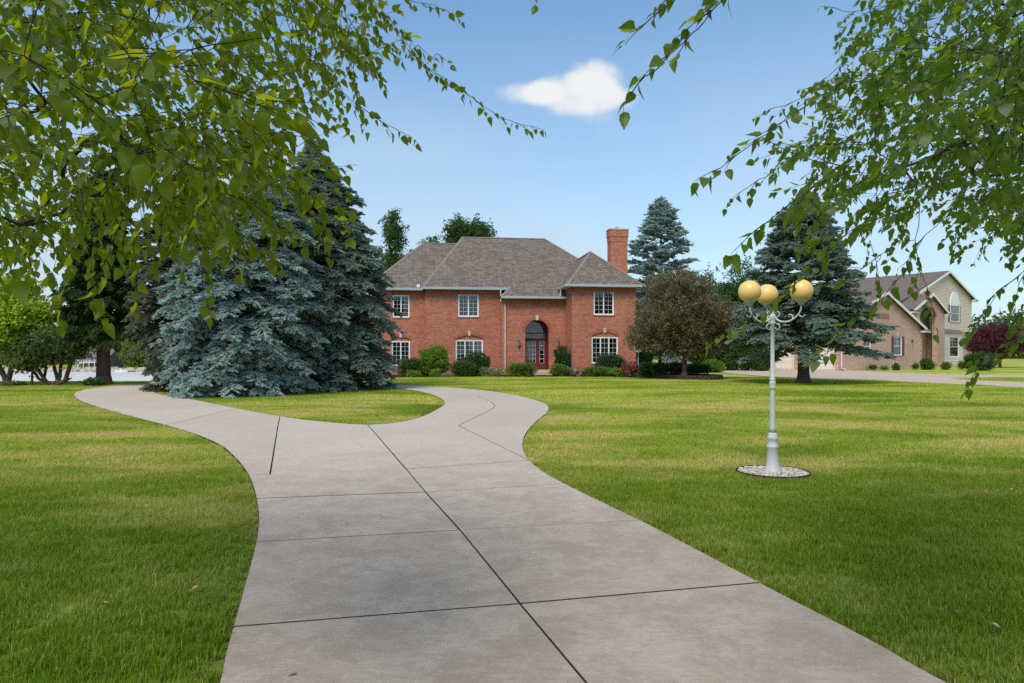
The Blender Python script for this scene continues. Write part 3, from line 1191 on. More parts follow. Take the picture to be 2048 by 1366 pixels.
def window(parent, u0, u1, z0, z1, v, sashes, cols, rows, back='room', sill=True, fr=0.055, trim=None, lab=None, curtain=False, hung=False):
    """white window in the plane v (facade faces -v): window > frame, sash, muntin, glass, sill"""
    trim = trim or M['white']
    mb = MB()
    y0, y1 = v + 0.035, v + 0.115
    mb.box(u0, u1, y0, y1, z0, z0 + fr)
    mb.box(u0, u1, y0, y1, z1 - fr, z1)
    mb.box(u0, u0 + fr, y0, y1, z0 + fr, z1 - fr)
    mb.box(u1 - fr, u1, y0, y1, z0 + fr, z1 - fr)
    w = mb.build('window', trim, parent)
    if lab:
        w['label'] = lab
    iu0, iu1, iz0, iz1 = u0 + fr, u1 - fr, z0 + fr, z1 - fr
    sw = (iu1 - iu0) / sashes
    for i in range(sashes):
        a, b = iu0 + i * sw, iu0 + (i + 1) * sw
        sb = MB()
        m = 0.042
        sb.box(a, a + m, y0 + .012, y1 - .01, iz0, iz1)
        sb.box(b - m, b, y0 + .012, y1 - .01, iz0, iz1)
        sb.box(a + m, b - m, y0 + .012, y1 - .01, iz0, iz0 + m)
        sb.box(a + m, b - m, y0 + .012, y1 - .01, iz1 - m, iz1)
        if hung:
            zm = (iz0 + iz1) / 2
            sb.box(a + m, b - m, y0 + .008, y1 - .012, zm - .03, zm + .03)
        sb.build('sash', trim, w)
        g = MB()
        g.poly([(a + m, y0 + .05, iz0 + m), (b - m, y0 + .05, iz0 + m), (b - m, y0 + .05, iz1 - m), (a + m, y0 + .05, iz1 - m)])
        g.build('glass', M['glass'], w)
        mu = MB()
        zz0 = iz0 + m
        if hung:
            zz0 = (iz0 + iz1) / 2 + .03
        k = 0.015
        for c in range(1, cols):
            x = a + m + (b - a - 2 * m) * c / cols
            mu.box(x - k / 2, x + k / 2, y0 + .036, y0 + .062, zz0, iz1 - m)
        for r_ in range(1, rows):
            z = zz0 + (iz1 - m - zz0) * r_ / rows
            mu.box(a + m, b - m, y0 + .038, y0 + .060, z - k / 2, z + k / 2)
        if mu.v:
            mu.build('muntin', trim, w)
    if sill:
        s = MB()
        s.box(u0 - .02, u1 + .02, v - .045, v + .034, z0 - .06, z0 - .002)
        s.build('sill', M['brick_dark'] if trim is M['white'] else trim, w, uv=True)
    # the room behind: dark box, and curtain or blind where the photo shows one
    rb = MB()
    yb = v + 0.9
    rb.poly([(u0 - .3, yb, z0 - .2), (u1 + .3, yb, z0 - .2), (u1 + .3, yb, z1 + .2), (u0 - .3, yb, z1 + .2)])
    for q in ((u0 - .3, u0 - .3), (u1 + .3, u1 + .3)):
        rb.poly([(q[0], v + .13, z0 - .2), (q[0], yb, z0 - .2), (q[0], yb, z1 + .2), (q[0], v + .13, z1 + .2)])
    rb.poly([(u0 - .3, v + .13, z1 + .2), (u1 + .3, v + .13, z1 + .2), (u1 + .3, yb, z1 + .2), (u0 - .3, yb, z1 + .2)])
    rb.poly([(u0 - .3, v + .13, z0 - .2), (u1 + .3, v + .13, z0 - .2), (u1 + .3, yb, z0 - .2), (u0 - .3, yb, z0 - .2)])
    rb.build('room', M['room'], w)
    if curtain or back in ('blind', 'half'):
        cb = MB()
        zb = z0 if back != 'half' else (z0 + z1) / 2
        span = [(u0 + .02, u1 - .02)]
        if curtain == 'sides':
            wd = (u1 - u0)
            span = [(u0 + .02, u0 + wd * .16), (u0 + wd * .36, u0 + wd * .64), (u1 - wd * .16, u1 - .02)]
        for (a, b) in span:
            n = max(4, int((b - a) / .05))
            for i in range(n):
                xa, xb = a + (b - a) * i / n, a + (b - a) * (i + 1) / n
                ya = v + .2 + (.03 if i % 2 else 0)
                yb2 = v + .2 + (0 if i % 2 else .03)
                cb.poly([(xa, ya, zb), (xb, yb2, zb), (xb, yb2, z1), (xa, ya, z1)])
        cb.build('blind' if back in ('blind', 'half') else 'curtain', M['blind'] if back in ('blind', 'half') else M['curtain'], w)
    return w


def arch_ring(parent, u0, u1, zs, rise, v, depth, mat, brick=0.075, proud=0.014, jamb=0.0):
    """soldier-brick arch: one small wedge per brick, joints left open, joined into one part"""
    w = (u1 - u0) / 2
    rad = (w * w + rise * rise) / (2 * rise)
    cz = zs + rise - rad
    cu = (u0 + u1) / 2
    a0 = math.acos(max(-1, min(1, w / rad)))
    if rise > rad:
        a0 = -a0
    n = max(6, int((math.pi - 2 * a0) * (rad + depth / 2) / brick))
    mb = MB()
    for i in range(n):
        a, b = a0 + (math.pi - 2 * a0) * (i + .08) / n, a0 + (math.pi - 2 * a0) * (i + .92) / n
        pts = [(rad, a), (rad, b), (rad + depth, b), (rad + depth, a)]
        q = [(cu + r_ * math.cos(t), cz + r_ * math.sin(t)) for r_, t in pts]
        k = len(mb.v)
        mb.v += [(x, v - proud - random.uniform(0, .004), z) for x, z in q] + [(x, v + .02, z) for x, z in q]
        mb.f += [(k, k + 3, k + 2, k + 1)] + [(k + j, k + (j + 1) % 4, k + 4 + (j + 1) % 4, k + 4 + j) for j in range(4)]
    return mb.build('brick_arch', mat, parent), cz + rad


def hip_cap(mb, a, b, w=0.24, t=0.03):
    a, b = Vector(a), Vector(b)
    d = (b - a).normalized()
    s = d.cross(Vector((0, 0, 1))).normalized() * w / 2
    up = Vector((0, 0, t))
    dn = Vector((0, 0, -w * .30))
    n = max(2, int((b - a).length / .26))
    for i in range(n):
        p, q = a + (b - a) * (i / n), a + (b - a) * ((i + 1.06) / n)
        k = len(mb.v)
        e = Vector((0, 0, .012))
        mb.v += [tuple(x) for x in (p - s + up + dn, p + up + e, p + s + up + dn, q - s + up + dn + e, q + up, q + s + up + dn + e)]
        mb.f += [(k, k + 1, k + 4, k + 3), (k + 1, k + 2, k + 5, k + 4)]


# ------------------------------------------------------------------ the red brick house
H = Frame(4.13, 47.0, 7.2)
house = empty('brick_house', (H.o[0], H.o[1], 0), 'two-storey red brick house with hipped grey-brown roof and arched entry', 'house', rz=H.ang)
VW, VE, VM, VL = 0.0, 2.3, 3.2, 3.9            # depth of the wall planes: right wing, entry, main left part, far left part
VB = 15.0
OV = 0.42                                        # eaves overhang
uWr = H.u(1272, VW)
uE, uM, uL = H.u(1003, VE), H.u(851, VM), H.u(742, VL)
ZE = H.z(579, H.u(930, VM), VM - OV)             # gutter bottom = wall top
walls = MB()


def px_win(p0, p1, y0, y1, v):
    a, b = H.u(p0, v), H.u(p1, v)
    m = (a + b) / 2
    return a, b, H.z(y1, m, v), H.z(y0, m, v)


wU = px_win(1187, 1228, 582, 630, VW)
wL = px_win(1183, 1236, 674, 727, VW)
mU = px_win(916, 957.5, 588, 633.5, VM)
mL = px_win(911, 966, 680, 735, VM)
lU = px_win(785, 819, 590, 635, VL)
lL = px_win(783, 820, 682, 731, VL)


def arch_hole(w, rise=.30):
    return arch_poly(w[0], w[1], w[2], w[3] + .04, rise)


def rect_hole(w):
    return [(w[0], w[2]), (w[1], w[2]), (w[1], w[3]), (w[0], w[3])]


def shift(h, u0):
    return [(a - u0, b) for a, b in h]


dA, dB = H.u(1050.5, VE), H.u(1097.5, VE)
zDs = H.z(663, (dA + dB) / 2, VE)
zDt = H.z(639.5, (dA + dB) / 2, VE)
zD0 = 0.34
door_hole = arch_poly(dA, dB, zD0, zDs, zDt - zDs, 20)
zEn = H.z(597.5, H.u(1060, VE), VE - OV)
wall_face(walls, (0, VW), (uWr, VW), -.1, ZE, [rect_hole(wU), arch_hole(wL)])
wall_face(walls, (0, VE), (0, VW), -.1, ZE)
wall_face(walls, (uE, VE), (0, VE), -.1, zEn - .02, [shift(door_hole, uE)], reveal=0.02)
wall_face(walls, (uE, VM), (uE, VE), -.1, zEn - .02)
wall_face(walls, (uM, VM), (uE, VM), -.1, ZE, [shift(rect_hole(mU), uM), shift(arch_hole(mL), uM)])
wall_face(walls, (uM, VL), (uM, VM), -.1, ZE)
wall_face(walls, (uL, VL), (uM, VL), -.1, ZE, [shift(rect_hole(lU), uL), shift(arch_hole(lL, .26), uL)])
wall_face(walls, (uL, VB), (uL, VL), -.1, ZE)
wall_face(walls, (uWr, VW), (uWr, VB), -.1, ZE)
wall_face(walls, (uWr, VB), (uL, VB), -.1, ZE)
wall_o = walls.build('wall', M['brick'], house, uv=True)
# soldier course under the eaves and a water-table course at the foot: real brick ends standing proud
sol = MB()


def course(P0, P1, z0, z1, proud, step, gap):
    a, b = Vector((P0[0], P0[1], 0)), Vector((P1[0], P1[1], 0))
    d = b - a
    L = d.length
    d.normalize()
    o = Vector((d.y, -d.x, 0))
    n = int(L / step)
    for i in range(n):
        p, q = a + d * (L * i / n + gap / 2), a + d * (L * (i + 1) / n - gap / 2)
        pr = proud * random.uniform(.7, 1.2)
        k = len(sol.v)
        sol.v += [tuple(x + Vector((0, 0, z))) for z in (z0, z1) for x in (p, q, q + o * pr, p + o * pr)]
        sol.f += [(k + 3, k + 2, k + 6, k + 7), (k, k + 3, k + 7, k + 4), (k + 2, k + 1, k + 5, k + 6), (k + 4, k + 7, k + 6, k + 5), (k, k + 1, k + 2, k + 3)]


for P0, P1 in (((0, VW), (uWr, VW)), ((uM, VM), (uE, VM)), ((uL, VL), (uM, VL))):
    course(P0, P1, ZE - .33, ZE - .13, .012, .075, .012)
course((uE, VE), (0, VE), zEn - .30, zEn - .10, .012, .075, .012)
for P0, P1 in (((0, VW), (uWr, VW)), ((uM, VM), (uE, VM)), ((uL, VL), (uM, VL)), ((uE, VE), (dA, VE)), ((dB, VE), (0, VE))):
    course(P0, P1, .42, .62, .014, .075, .012)
so = sol.build('brick_course', M['arch_brick'], house)
so['kind'] = 'stuff'

# windows
window(house, *wU, VW, 2, 2, 5, lab='upper window of the right wing with two white sashes', curtain='sides')
window(house, *wL, VW, 3, 2, 5, lab='lower window of the right wing under a brick arch', curtain='sides')
window(house, *mU, VM, 2, 2, 5, lab='upper window left of the downspout', curtain='sides')
window(house, *mL, VM, 3, 2, 6, lab='lower window behind the clipped round shrubs', curtain='sides')
window(house, *lU, VL, 2, 2, 5, lab='upper window partly hidden by the spruce')
window(house, *lL, VL, 2, 2, 5, lab='lower window beside the spruce', curtain=True)
for w, v, rise in ((wL, VW, .30), (mL, VM, .30), (lL, VL, .26)):
    _, top = arch_ring(house, w[0] - .03, w[1] + .03, w[3] + .04, rise, v, .22, M['arch_brick'])
    tb = MB()                                   # brick infill above the window head
    tb.poly([(a, v + .055, b) for a, b in arch_poly(w[0] - .05, w[1] + .05, w[3] + .002, w[3] + .05, rise)])
    tb.build('arch_infill', M['brick'], house, uv=True)
    kb = MB()
    m = (w[0] + w[1]) / 2
    kb.v = [(m - .075, v - .05, top - .05), (m + .075, v - .05, top - .05), (m + .105, v - .05, top + .29), (m - .105, v - .05, top + .29),
            (m - .075, v + .02, top - .05), (m + .075, v + .02, top - .05), (m + .105, v + .02, top + .29), (m - .105, v + .02, top + .29)]
    kb.f = [(0, 1, 2, 3), (0, 4, 5, 1), (1, 5, 6, 2), (2, 6, 7, 3), (3, 7, 4, 0)]
    kb.build('keystone', M['stone'], house)
_, top = arch_ring(house, dA - .01, dB + .01, zDs, zDt - zDs, VE, .24, M['arch_brick'])
kb = MB()
m = (dA + dB) / 2
kb.v = [(m - .09, VE - .06, top - .03), (m + .09, VE - .06, top - .03), (m + .12, VE - .06, top + .31), (m - .12, VE - .06, top + .31),
        (m - .09, VE + .02, top - .03), (m + .09, VE + .02, top - .03), (m + .12, VE + .02, top + .31), (m - .12, VE + .02, top + .31)]
kb.f = [(0, 1, 2, 3), (0, 4, 5, 1), (1, 5, 6, 2), (2, 6, 7, 3), (3, 7, 4, 0)]
kb.build('keystone', M['stone'], house)

# entry recess, door, sidelight, transom and fanlight
VD = VE + 1.15
rv = MB()
pl = arch_poly(dA, dB, zD0, zDs, zDt - zDs, 20)
n = len(pl)
for i in range(n):
    (a, za), (b, zb) = pl[i], pl[(i + 1) % n]
    rv.poly([(a, VE + .02, za), (b, VE + .02, zb), (b, VD + .1, zb), (a, VD + .1, za)])
rv.build('entry_recess', M['burgundy'], house)
dr = MB()
fw = 0.07
zT = H.z(678, m, VD)                              # door head
zTr = H.z(667.5, m, VD)                           # transom head
d0, d1 = dA + .02, dB - .02
dm = d0 + (d1 - d0) * .66                         # door | sidelight
dr.box(d0, d0 + fw, VD - .04, VD + .06, zD0 + .02, zDs)
dr.box(d1 - fw, d1, VD - .04, VD + .06, zD0 + .02, zDs)
dr.box(dm - fw / 2, dm + fw / 2, VD - .04, VD + .06, zD0 + .02, zT)
dr.box(d0 + fw, d1 - fw, VD - .04, VD + .06, zT, zT + .07)
dr.box(d0 + fw, d1 - fw, VD - .04, VD + .06, zTr, zTr + .07)
dframe = dr.build('door_frame', M['burgundy'], house)
# door leaf
lf = MB()
a, b = d0 + fw + .005, dm - fw / 2 - .005
z0, z1 = zD0 + .03, zT - .005
st_, rl = .15, .42
lf.box(a, a + st_, VD - .02, VD + .03, z0, z1)
lf.box(b - st_, b, VD - .02, VD + .03, z0, z1)
lf.box(a + st_, b - st_, VD - .02, VD + .03, z0, z0 + rl)
lf.box(a + st_, b - st_, VD - .02, VD + .03, z1 - .16, z1)
leaf_o = lf.build('door', M['burgundy'], house)
leaf_o['label'] = 'burgundy front door with fifteen small panes'


def grid_lights(parent, a, b, z0, z1, cols, rows, v, k=.026):
    g = MB()
    g.poly([(a, v + .012, z0), (b, v + .012, z0), (b, v + .012, z1), (a, v + .012, z1)])
    g.build('glass', M['glass'], parent)
    q = MB()
    q.box(a, b, v - .011, v + .007, z0, z0 + k * .6)
    q.box(a, b, v - .011, v + .007, z1 - k * .6, z1)
    q.box(a, a + k * .7, v - .012, v + .008, z0, z1)
    q.box(b - k * .7, b, v - .012, v + .008, z0, z1)
    for c in range(1, cols):
        x = a + (b - a) * c / cols
        q.box(x - k / 2, x + k / 2, v - .012, v + .008, z0, z1)
    for r_ in range(1, rows):
        z = z0 + (z1 - z0) * r_ / rows
        q.box(a, b, v - .010, v + .006, z - k / 2, z + k / 2)
    q.build('muntin', M['white'], parent)


grid_lights(leaf_o, a + st_, b - st_, z0 + rl, z1 - .16, 3, 5, VD)
hd = MB()
hd.tube([(b - .07, VD - .02, zD0 + 1.0), (b - .07, VD - .07, zD0 + 1.0), (b - .16, VD - .07, zD0 + 1.0)], .012, 6)
hd.build('handle', M['iron'], leaf_o)
sl = MB()
a2, b2 = dm + fw / 2, d1 - fw
sl.box(a2, a2 + .06, VD - .02, VD + .03, z0, z1)
sl.box(b2 - .06, b2, VD - .02, VD + .03, z0, z1)
sl.box(a2 + .06, b2 - .06, VD - .02, VD + .03, z0, z0 + rl)
sl.box(a2 + .06, b2 - .06, VD - .02, VD + .03, z1 - .16, z1)
side_o = sl.build('sidelight', M['burgundy'], house)
grid_lights(side_o, a2 + .06, b2 - .06, z0 + rl, z1 - .16, 1, 5, VD)
tr_ = MB()
tr_.box(d0 + fw, d1 - fw, VD - .02, VD - .012, zTr - .015, zTr - .001)
tr_o = tr_.build('transom', M['burgundy'], house)
grid_lights(tr_o, d0 + fw, d1 - fw, zT + .07, zTr - .016, 4, 1, VD)
# fanlight
rr = (d1 - d0) / 2
cf = (d0 + d1) / 2
zf = zTr + .07
fb = MB()
hgt = zDt - zf
npt = 22
arcp = [(cf + rr * math.cos(math.pi * i / npt), zf + hgt * math.sin(math.pi * i / npt)) for i in range(npt + 1)]
fb.poly([(x, VD + .02, z) for x, z in arcp])
fan = fb.build('fanlight', M['glass'], house)
fm = MB()
for i in range(1, 6):
    t_ = math.pi * i / 6
    fm.bar((cf, VD, zf + .02), (cf + rr * .97 * math.cos(t_), VD, zf + hgt * .97 * math.sin(t_)), .022, .022)
for i in range(npt):
    t0_, t1_ = math.pi * i / npt, math.pi * (i + 1) / npt
    fm.bar((cf + rr * .60 * math.cos(t0_), VD, zf + hgt * .60 * math.sin(t0_)), (cf + rr * .60 * math.cos(t1_), VD, zf + hgt * .60 * math.sin(t1_)), .022, .02)
fm.build('muntin', M['white'], fan)
ff = MB()
for i in range(npt):
    t0_, t1_ = math.pi * i / npt, math.pi * (i + 1) / npt
    ff.bar((cf + rr * .97 * math.cos(t0_), VD - .005, zf + hgt * .98 * math.sin(t0_)), (cf + rr * .97 * math.cos(t1_), VD - .005, zf + hgt * .98 * math.sin(t1_)), .08, .06)
ff.build('fan_frame', M['burgundy'], fan)
bk = MB()
bk.box(dA - .1, dB + .1, VD + 1.6, VD + 1.7, 0, zDt + .2)
bk.box(dA - .12, dA - .1, VD + .1, VD + 1.7, 0, zDt + .2)
bk.box(dB + .1, dB + .12, VD + .1, VD + 1.7, 0, zDt + .2)
bk.box(dA - .1, dB + .1, VD + .1, VD + 1.6, zDt + .2, zDt + .22)
bk.box(dA - .1, dB + .1, VD + .1, VD + 1.6, .1, .30)
bk.build('hall', M['room'], house)
stp = MB()
stp.box(dA - .25, dB + .35, VE - .55, VE + 1.3, -.05, .335)
stp.box(dA - .45, dB + .75, VE - 1.05, VE - .551, -.05, .17)
stp.build('step', M['concrete2'], house)

# roof
vR = 9.0
zEv = ZE + .16                                    # roof edge above the gutter bottom
zR = H.z(476, H.u(1010, vR), vR)
uA = H.u(845, VM - OV)
uB, uC = H.u(925, vR), H.u(1090, vR)
ve0 = VM - OV
sl_m = (zR - zEv) / (vR - ve0)
veE = VE - OV
zEe = zEv - sl_m * (ve0 - veE)
uEl, uEm = H.u(1002, veE), H.u(1019, ve0)
uD = uWr + OV
vbk = 2 * vR - ve0
roof = MB()
roof.poly([(uA, ve0, zEv), (uEm, ve0, zEv), (uEl, veE, zEe), (.6, veE, zEe), (2.6, ve0, zEv), (uD, ve0, zEv), (uC, vR, zR), (uB, vR, zR)])
roof.poly([(uA, vbk, zEv), (uA, ve0, zEv), (uB, vR, zR)])
roof.poly([(uD, ve0, zEv), (uD, vbk, zEv), (uC, vR, zR)])
roof.poly([(uD, vbk, zEv), (uA, vbk, zEv), (uB, vR, zR), (uC, vR, zR)])
roof.poly([(uEl, veE, zEe), (uEm, ve0, zEv), (uEl, VM, zEe + .0)])
# right wing roof
uw0, uw1, uwm = -OV, uWr + OV, uWr / 2
vp = 2.35
zP = H.z(503, H.u(1180, vp), vp)
uwm = H.u(1181, vp)
roof.poly([(uw0, VW - OV, zEv), (uw1, VW - OV, zEv), (uwm, vp, zP)])
roof.poly([(uw0, 5.5, zEv), (uw0, VW - OV, zEv), (uwm, vp, zP), (uwm, 7.6, zP)])
roof.poly([(uw1, VW - OV, zEv), (uw1, 7.6, zEv + .001), (uwm, 7.6, zP), (uwm, vp, zP)])
# far left roof
vle = VL - OV
zLe = zEv - .03
vlR = 9.3
zLR = H.z(486.5, H.u(880, vlR), vlR)
ulr0 = H.u(846, vlR)
uLc = uL - OV
roof.poly([(uLc, vle, zLe), (uA + 1.2, vle, zLe), (uB + .8, vlR, zLR), (ulr0, vlR, zLR)])
roof.poly([(uLc, 2 * vlR - vle, zLe), (uLc, vle, zLe), (ulr0, vlR, zLR)])
roof.poly([(uA + 1.2, 2 * vlR - vle, zLe), (uLc, 2 * vlR - vle, zLe), (ulr0, vlR, zLR), (uB + .8, vlR, zLR)])
roof_o = roof.build('roof', M['shingle'], house, uv=True)
hc = MB()
for a, b in (((uA, ve0, zEv), (uB, vR, zR)), ((uB, vR, zR), (uC, vR, zR)), ((uC, vR, zR), (uD, ve0 + .0, zEv)),
             ((uw0, VW - OV, zEv), (uwm, vp, zP)), ((uw1, VW - OV, zEv), (uwm, vp, zP)), ((uwm, vp, zP), (uwm, 7.0, zP)),
             ((uLc, vle, zLe), (ulr0, vlR, zLR)), ((ulr0, vlR, zLR), (uB + .5, vlR, zLR)), ((uEl, veE, zEe), (uEm, ve0, zEv))):
    hip_cap(hc, a, b)
rc_ = hc.build('ridge_cap', M['ridge'], roof_o)
rc_['kind'] = 'stuff'
vt = MB()                                          # small white roof vent left of the main eave
vt.box(H.u(834, vle) - .02, H.u(834, vle) + .2, vle + .10, vle + .3, zLe + .02, zLe + .28)
vt.build('roof_vent', M['white'], roof_o)


def eave(P0, P1, z, back):
    """gutter with a rolled lip, fascia behind it and soffit under the overhang"""
    a, b = Vector((P0[0], P0[1], 0)), Vector((P1[0], P1[1], 0))
    d = (b - a).normalized()
    o = Vector((d.y, -d.x, 0))
    sec = [(0.0, 0.0), (.02, -.13), (.10, -.15), (.125, -.06), (.115, -.005), (.135, .0), (.135, -.03), (.14, .008), (.0, .008)]
    mb = MB()
    k = len(sec)
    mb.v = [tuple(p + o * s + Vector((0, 0, z + t))) for p in (a, b) for s, t in sec]
    mb.f = [(i, (i + 1) % k, k + (i + 1) % k, k + i) for i in range(k)] + [tuple(range(k)), tuple(reversed(range(k, 2 * k)))]
    mb.build('gutter', M['gutter'], roof_o)
    sb = MB()
    p0, p1 = a - o * .0, b - o * .0
    q0, q1 = a - o * back, b - o * back
    zz = z - .15
    sb.poly([tuple(p0 + Vector((0, 0, zz))), tuple(p1 + Vector((0, 0, zz))), tuple(q1 + Vector((0, 0, zz))), tuple(q0 + Vector((0, 0, zz)))])
    sb.poly([tuple(p0 + Vector((0, 0, zz))), tuple(p1 + Vector((0, 0, zz))), tuple(p1 + Vector((0, 0, z))), tuple(p0 + Vector((0, 0, z)))])
    sb.build('soffit', M['soffit'], roof_o)


eave((uw0, VW - OV), (uw1, VW - OV), zEv - .01, OV)
eave((uw0, ve0), (uw0, VW - OV), zEv - .01, OV)
eave((uw1, VW - OV), (uw1, 12), zEv - .01, OV)
eave((uA, ve0), (uEm, ve0), zEv - .01, OV)
eave((uEl, veE), (0.0, veE), zEe - .01, OV)
eave((uLc, vle), (uA, vle), zLe - .01, OV)
ds = MB()
ux = H.u(1001, ve0)
ux2 = H.u(1010, VE)
ds.tube([(ux, ve0 - .08, zEv - .14), (ux, ve0 - .10, zEe - .25), (ux2 - .02, VE - .07, zEe - .62), (ux2, VE - .06, zEe - .85), (ux2, VE - .06, .25), (ux2 + .03, VE - .22, .12)], .052, 4)
ds.build('downspout', M['spout'], house)
ds = MB()
ux = H.u(1116, 1.0)
ds.tube([(uw0 - .05, 1.6, zEv - .14), (uw0 - .05, 1.75, zEe + .02)], .05, 4)
ds.build('downspout', M['white'], house)

# chimney
vc = 7.4
c0, c1 = H.u(1221, vc), H.u(1255, vc)
zc1 = H.z(459, c0, vc)
ch = MB()
for (x0, x1, y0, y1, za, zb) in ((c0, c1, vc, vc + .95, -.1, zc1 - .95), (c0 - .03, c1 + .03, vc - .03, vc + .98, zc1 - .95, zc1 - .55),
                                 (c0 - .07, c1 + .07, vc - .07, vc + 1.02, zc1 - .55, zc1)):
    ch.box(x0, x1, y0, y1, za, zb)
ch_o = ch.build('chimney', M['brick'], house, uv=True)
cb = MB()
cb.box(c0 - .11, c1 + .11, vc - .11, vc + 1.06, zc1 + .002, zc1 + .10)
cb.build('chimney_cap', M['stone'], ch_o)
fl = MB()
cu_ = (c0 + c1) / 2
fl.lathe([(.10, 0), (.10, .16), (.17, .17), (.17, .20), (.02, .26)], 14, (cu_ - .05, vc + .45, zc1 + .10))
fl.build('flue', M['gutter'], ch_o)

# wall lanterns beside the entry
for px in (1036.5, 1114.5):
    u = H.u(px, VE)
    z = H.z(686, u, VE)
    lb = MB()
    lb.tube([(u, VE, z + .02), (u, VE - .10, z + .14), (u, VE - .16, z + .32), (u, VE - .16, z + .26)], .016, 6)
    lb.lathe([(.02, -.26), (.06, -.24), (.075, -.22)], 8, (u, VE - .16, z))
    lb.lathe([(.115, .10), (.10, .14), (.03, .23), (.012, .30)], 8, (u, VE - .16, z))
    for i in range(6):
        a = i * math.pi / 3
        lb.tube([(u + .07 * math.cos(a), VE - .16 + .07 * math.sin(a), z - .22), (u + .105 * math.cos(a), VE - .16 + .105 * math.sin(a), z + .10)], .008, 4)
    lo = lb.build('wall_lantern', M['iron'], house)
    gb = MB()
    gb.lathe([(.065, -.215), (.098, .095)], 6, (u, VE - .16, z))
    gb.build('lantern_glass', M['lantern_glass'], lo)

# ------------------------------------------------------------------ neighbour's tan brick house (turned about 37 degrees)
N0 = np.array(gp(1677, 741.4))
NB = Frame(N0[0], N0[1], 37.0)
nb = empty('tan_brick_house', (N0[0], N0[1], 0), 'tan brick and beige siding house with wine-red shutters behind the lawn', 'house', rz=NB.ang)


def nz(py, u, v):
    return NB.z(py, u, v)


def lap_siding(mb, P0, P1, z0, z1, top=None, h=.17):
    """lapped boards: each course tilts out at its foot"""
    a, b = Vector((P0[0], P0[1], 0)), Vector((P1[0], P1[1], 0))
    d = (b - a)
    L = d.length
    d.normalize()
    o = Vector((d.y, -d.x, 0))
    z = z0
    while z < z1 - 1e-3:
        zt = min(z + h, z1)
        s0, s1 = 0.0, L
        if top:
            s0, s1 = top((z + zt) / 2)
            if s1 - s0 < .05:
                break
        p, q = a + d * s0, a + d * s1
        k = len(mb.v)
        mb.v += [tuple(p + o * .04 + Vector((0, 0, z))), tuple(q + o * .04 + Vector((0, 0, z))), tuple(q + o * .004 + Vector((0, 0, zt))), tuple(p + o * .004 + Vector((0, 0, zt))),
                 tuple(p + Vector((0, 0, z))), tuple(q + Vector((0, 0, z)))]
        mb.f += [(k, k + 1, k + 2, k + 3), (k + 4, k + 5, k + 1, k)]
        z = zt


# garage gable (v = 0 plane), u from 0 to uG
uG = NB.u(1843, 0)
zeg = nz(657, uG, 0)                      # right eave of the gable
ug_pk = NB.u(1768, 0)
zpk = nz(586, ug_pk, 0)
slope = (zpk - zeg) / (uG + .35 - ug_pk)
zl = zpk - slope * ug_pk
gw = MB()
gwin = (NB.u(1787, 0), NB.u(1804, 0), nz(711, NB.u(1795, 0), 0), nz(673, NB.u(1795, 0), 0))
gwin2 = (NB.u(1727, 0), NB.u(1742, 0), nz(712, NB.u(1735, 0), 0), nz(674, NB.u(1735, 0), 0))
wall_face(gw, (0, 0), (uG, 0), -.1, 0, [rect_hole(gwin), rect_hole(gwin2)], top=[(0, -.1), (uG, -.1), (uG, zeg), (ug_pk, zpk), (0, max(zl, 2.6))])
VG = NB.v(1530, 0)                        # left end of the garage-door face
gd = [(NB.v(1672, 0) + .2, NB.v(1606, 0)), (NB.v(1586, 0), NB.v(1551, 0))]
zgd = 2.25
zgw = max(zl, 2.6) + .3
holes = [[(VG - b, .0), (VG - a, .0), (VG - a, zgd), (VG - b, zgd)] for a, b in gd]
wall_face(gw, (0, VG), (0, 0), -.1, zgw, holes)
wall_face(gw, (uG, 0), (uG, 4.0), -.1, zeg)
gw.build('garage_wall', M['brick2'], nb, uv=True)
for a, b in gd:                           # panelled overhead doors
    pb = MB()
    rows, cols = 4, 8 if b - a > 3.2 else 4
    ph = zgd / rows
    for r_ in range(rows):
        pb.box(.09, .12, a, b, r_ * ph + .004, (r_ + 1) * ph - .004)
        for c in range(cols):
            w_ = (b - a) / cols
            pb.box(.072, .0905, a + c * w_ + .08, a + (c + 1) * w_ - .08, r_ * ph + .1, (r_ + 1) * ph - .1)
    pb.build('garage_door', M['garage'], nb)
    tb = MB()
    tb.box(-.02, .06, a - .09, a - .001, 0, zgd + .09)
    tb.box(-.02, .06, b + .001, b + .09, 0, zgd + .09)
    tb.box(-.02, .06, a, b, zgd + .001, zgd + .09)
    tb.build('door_trim', M['garage'], nb)


def shutters(u0, u1, z0, z1, v, w=.36):
    for a, b in ((u0 - w - .02, u0 - .02), (u1 + .02, u1 + w + .02)):
        sb = MB()
        sb.box(a, b, v - .035, v - .003, z0, z1)
        zm = (z0 + z1) / 2
        for q0, q1 in ((z0 + .08, zm - .04), (zm + .04, z1 - .08)):
            sb.box(a + .06, b - .06, v - .047, v - .0345, q0, q1)
        sb.build('shutter', M['shutter'], nb)


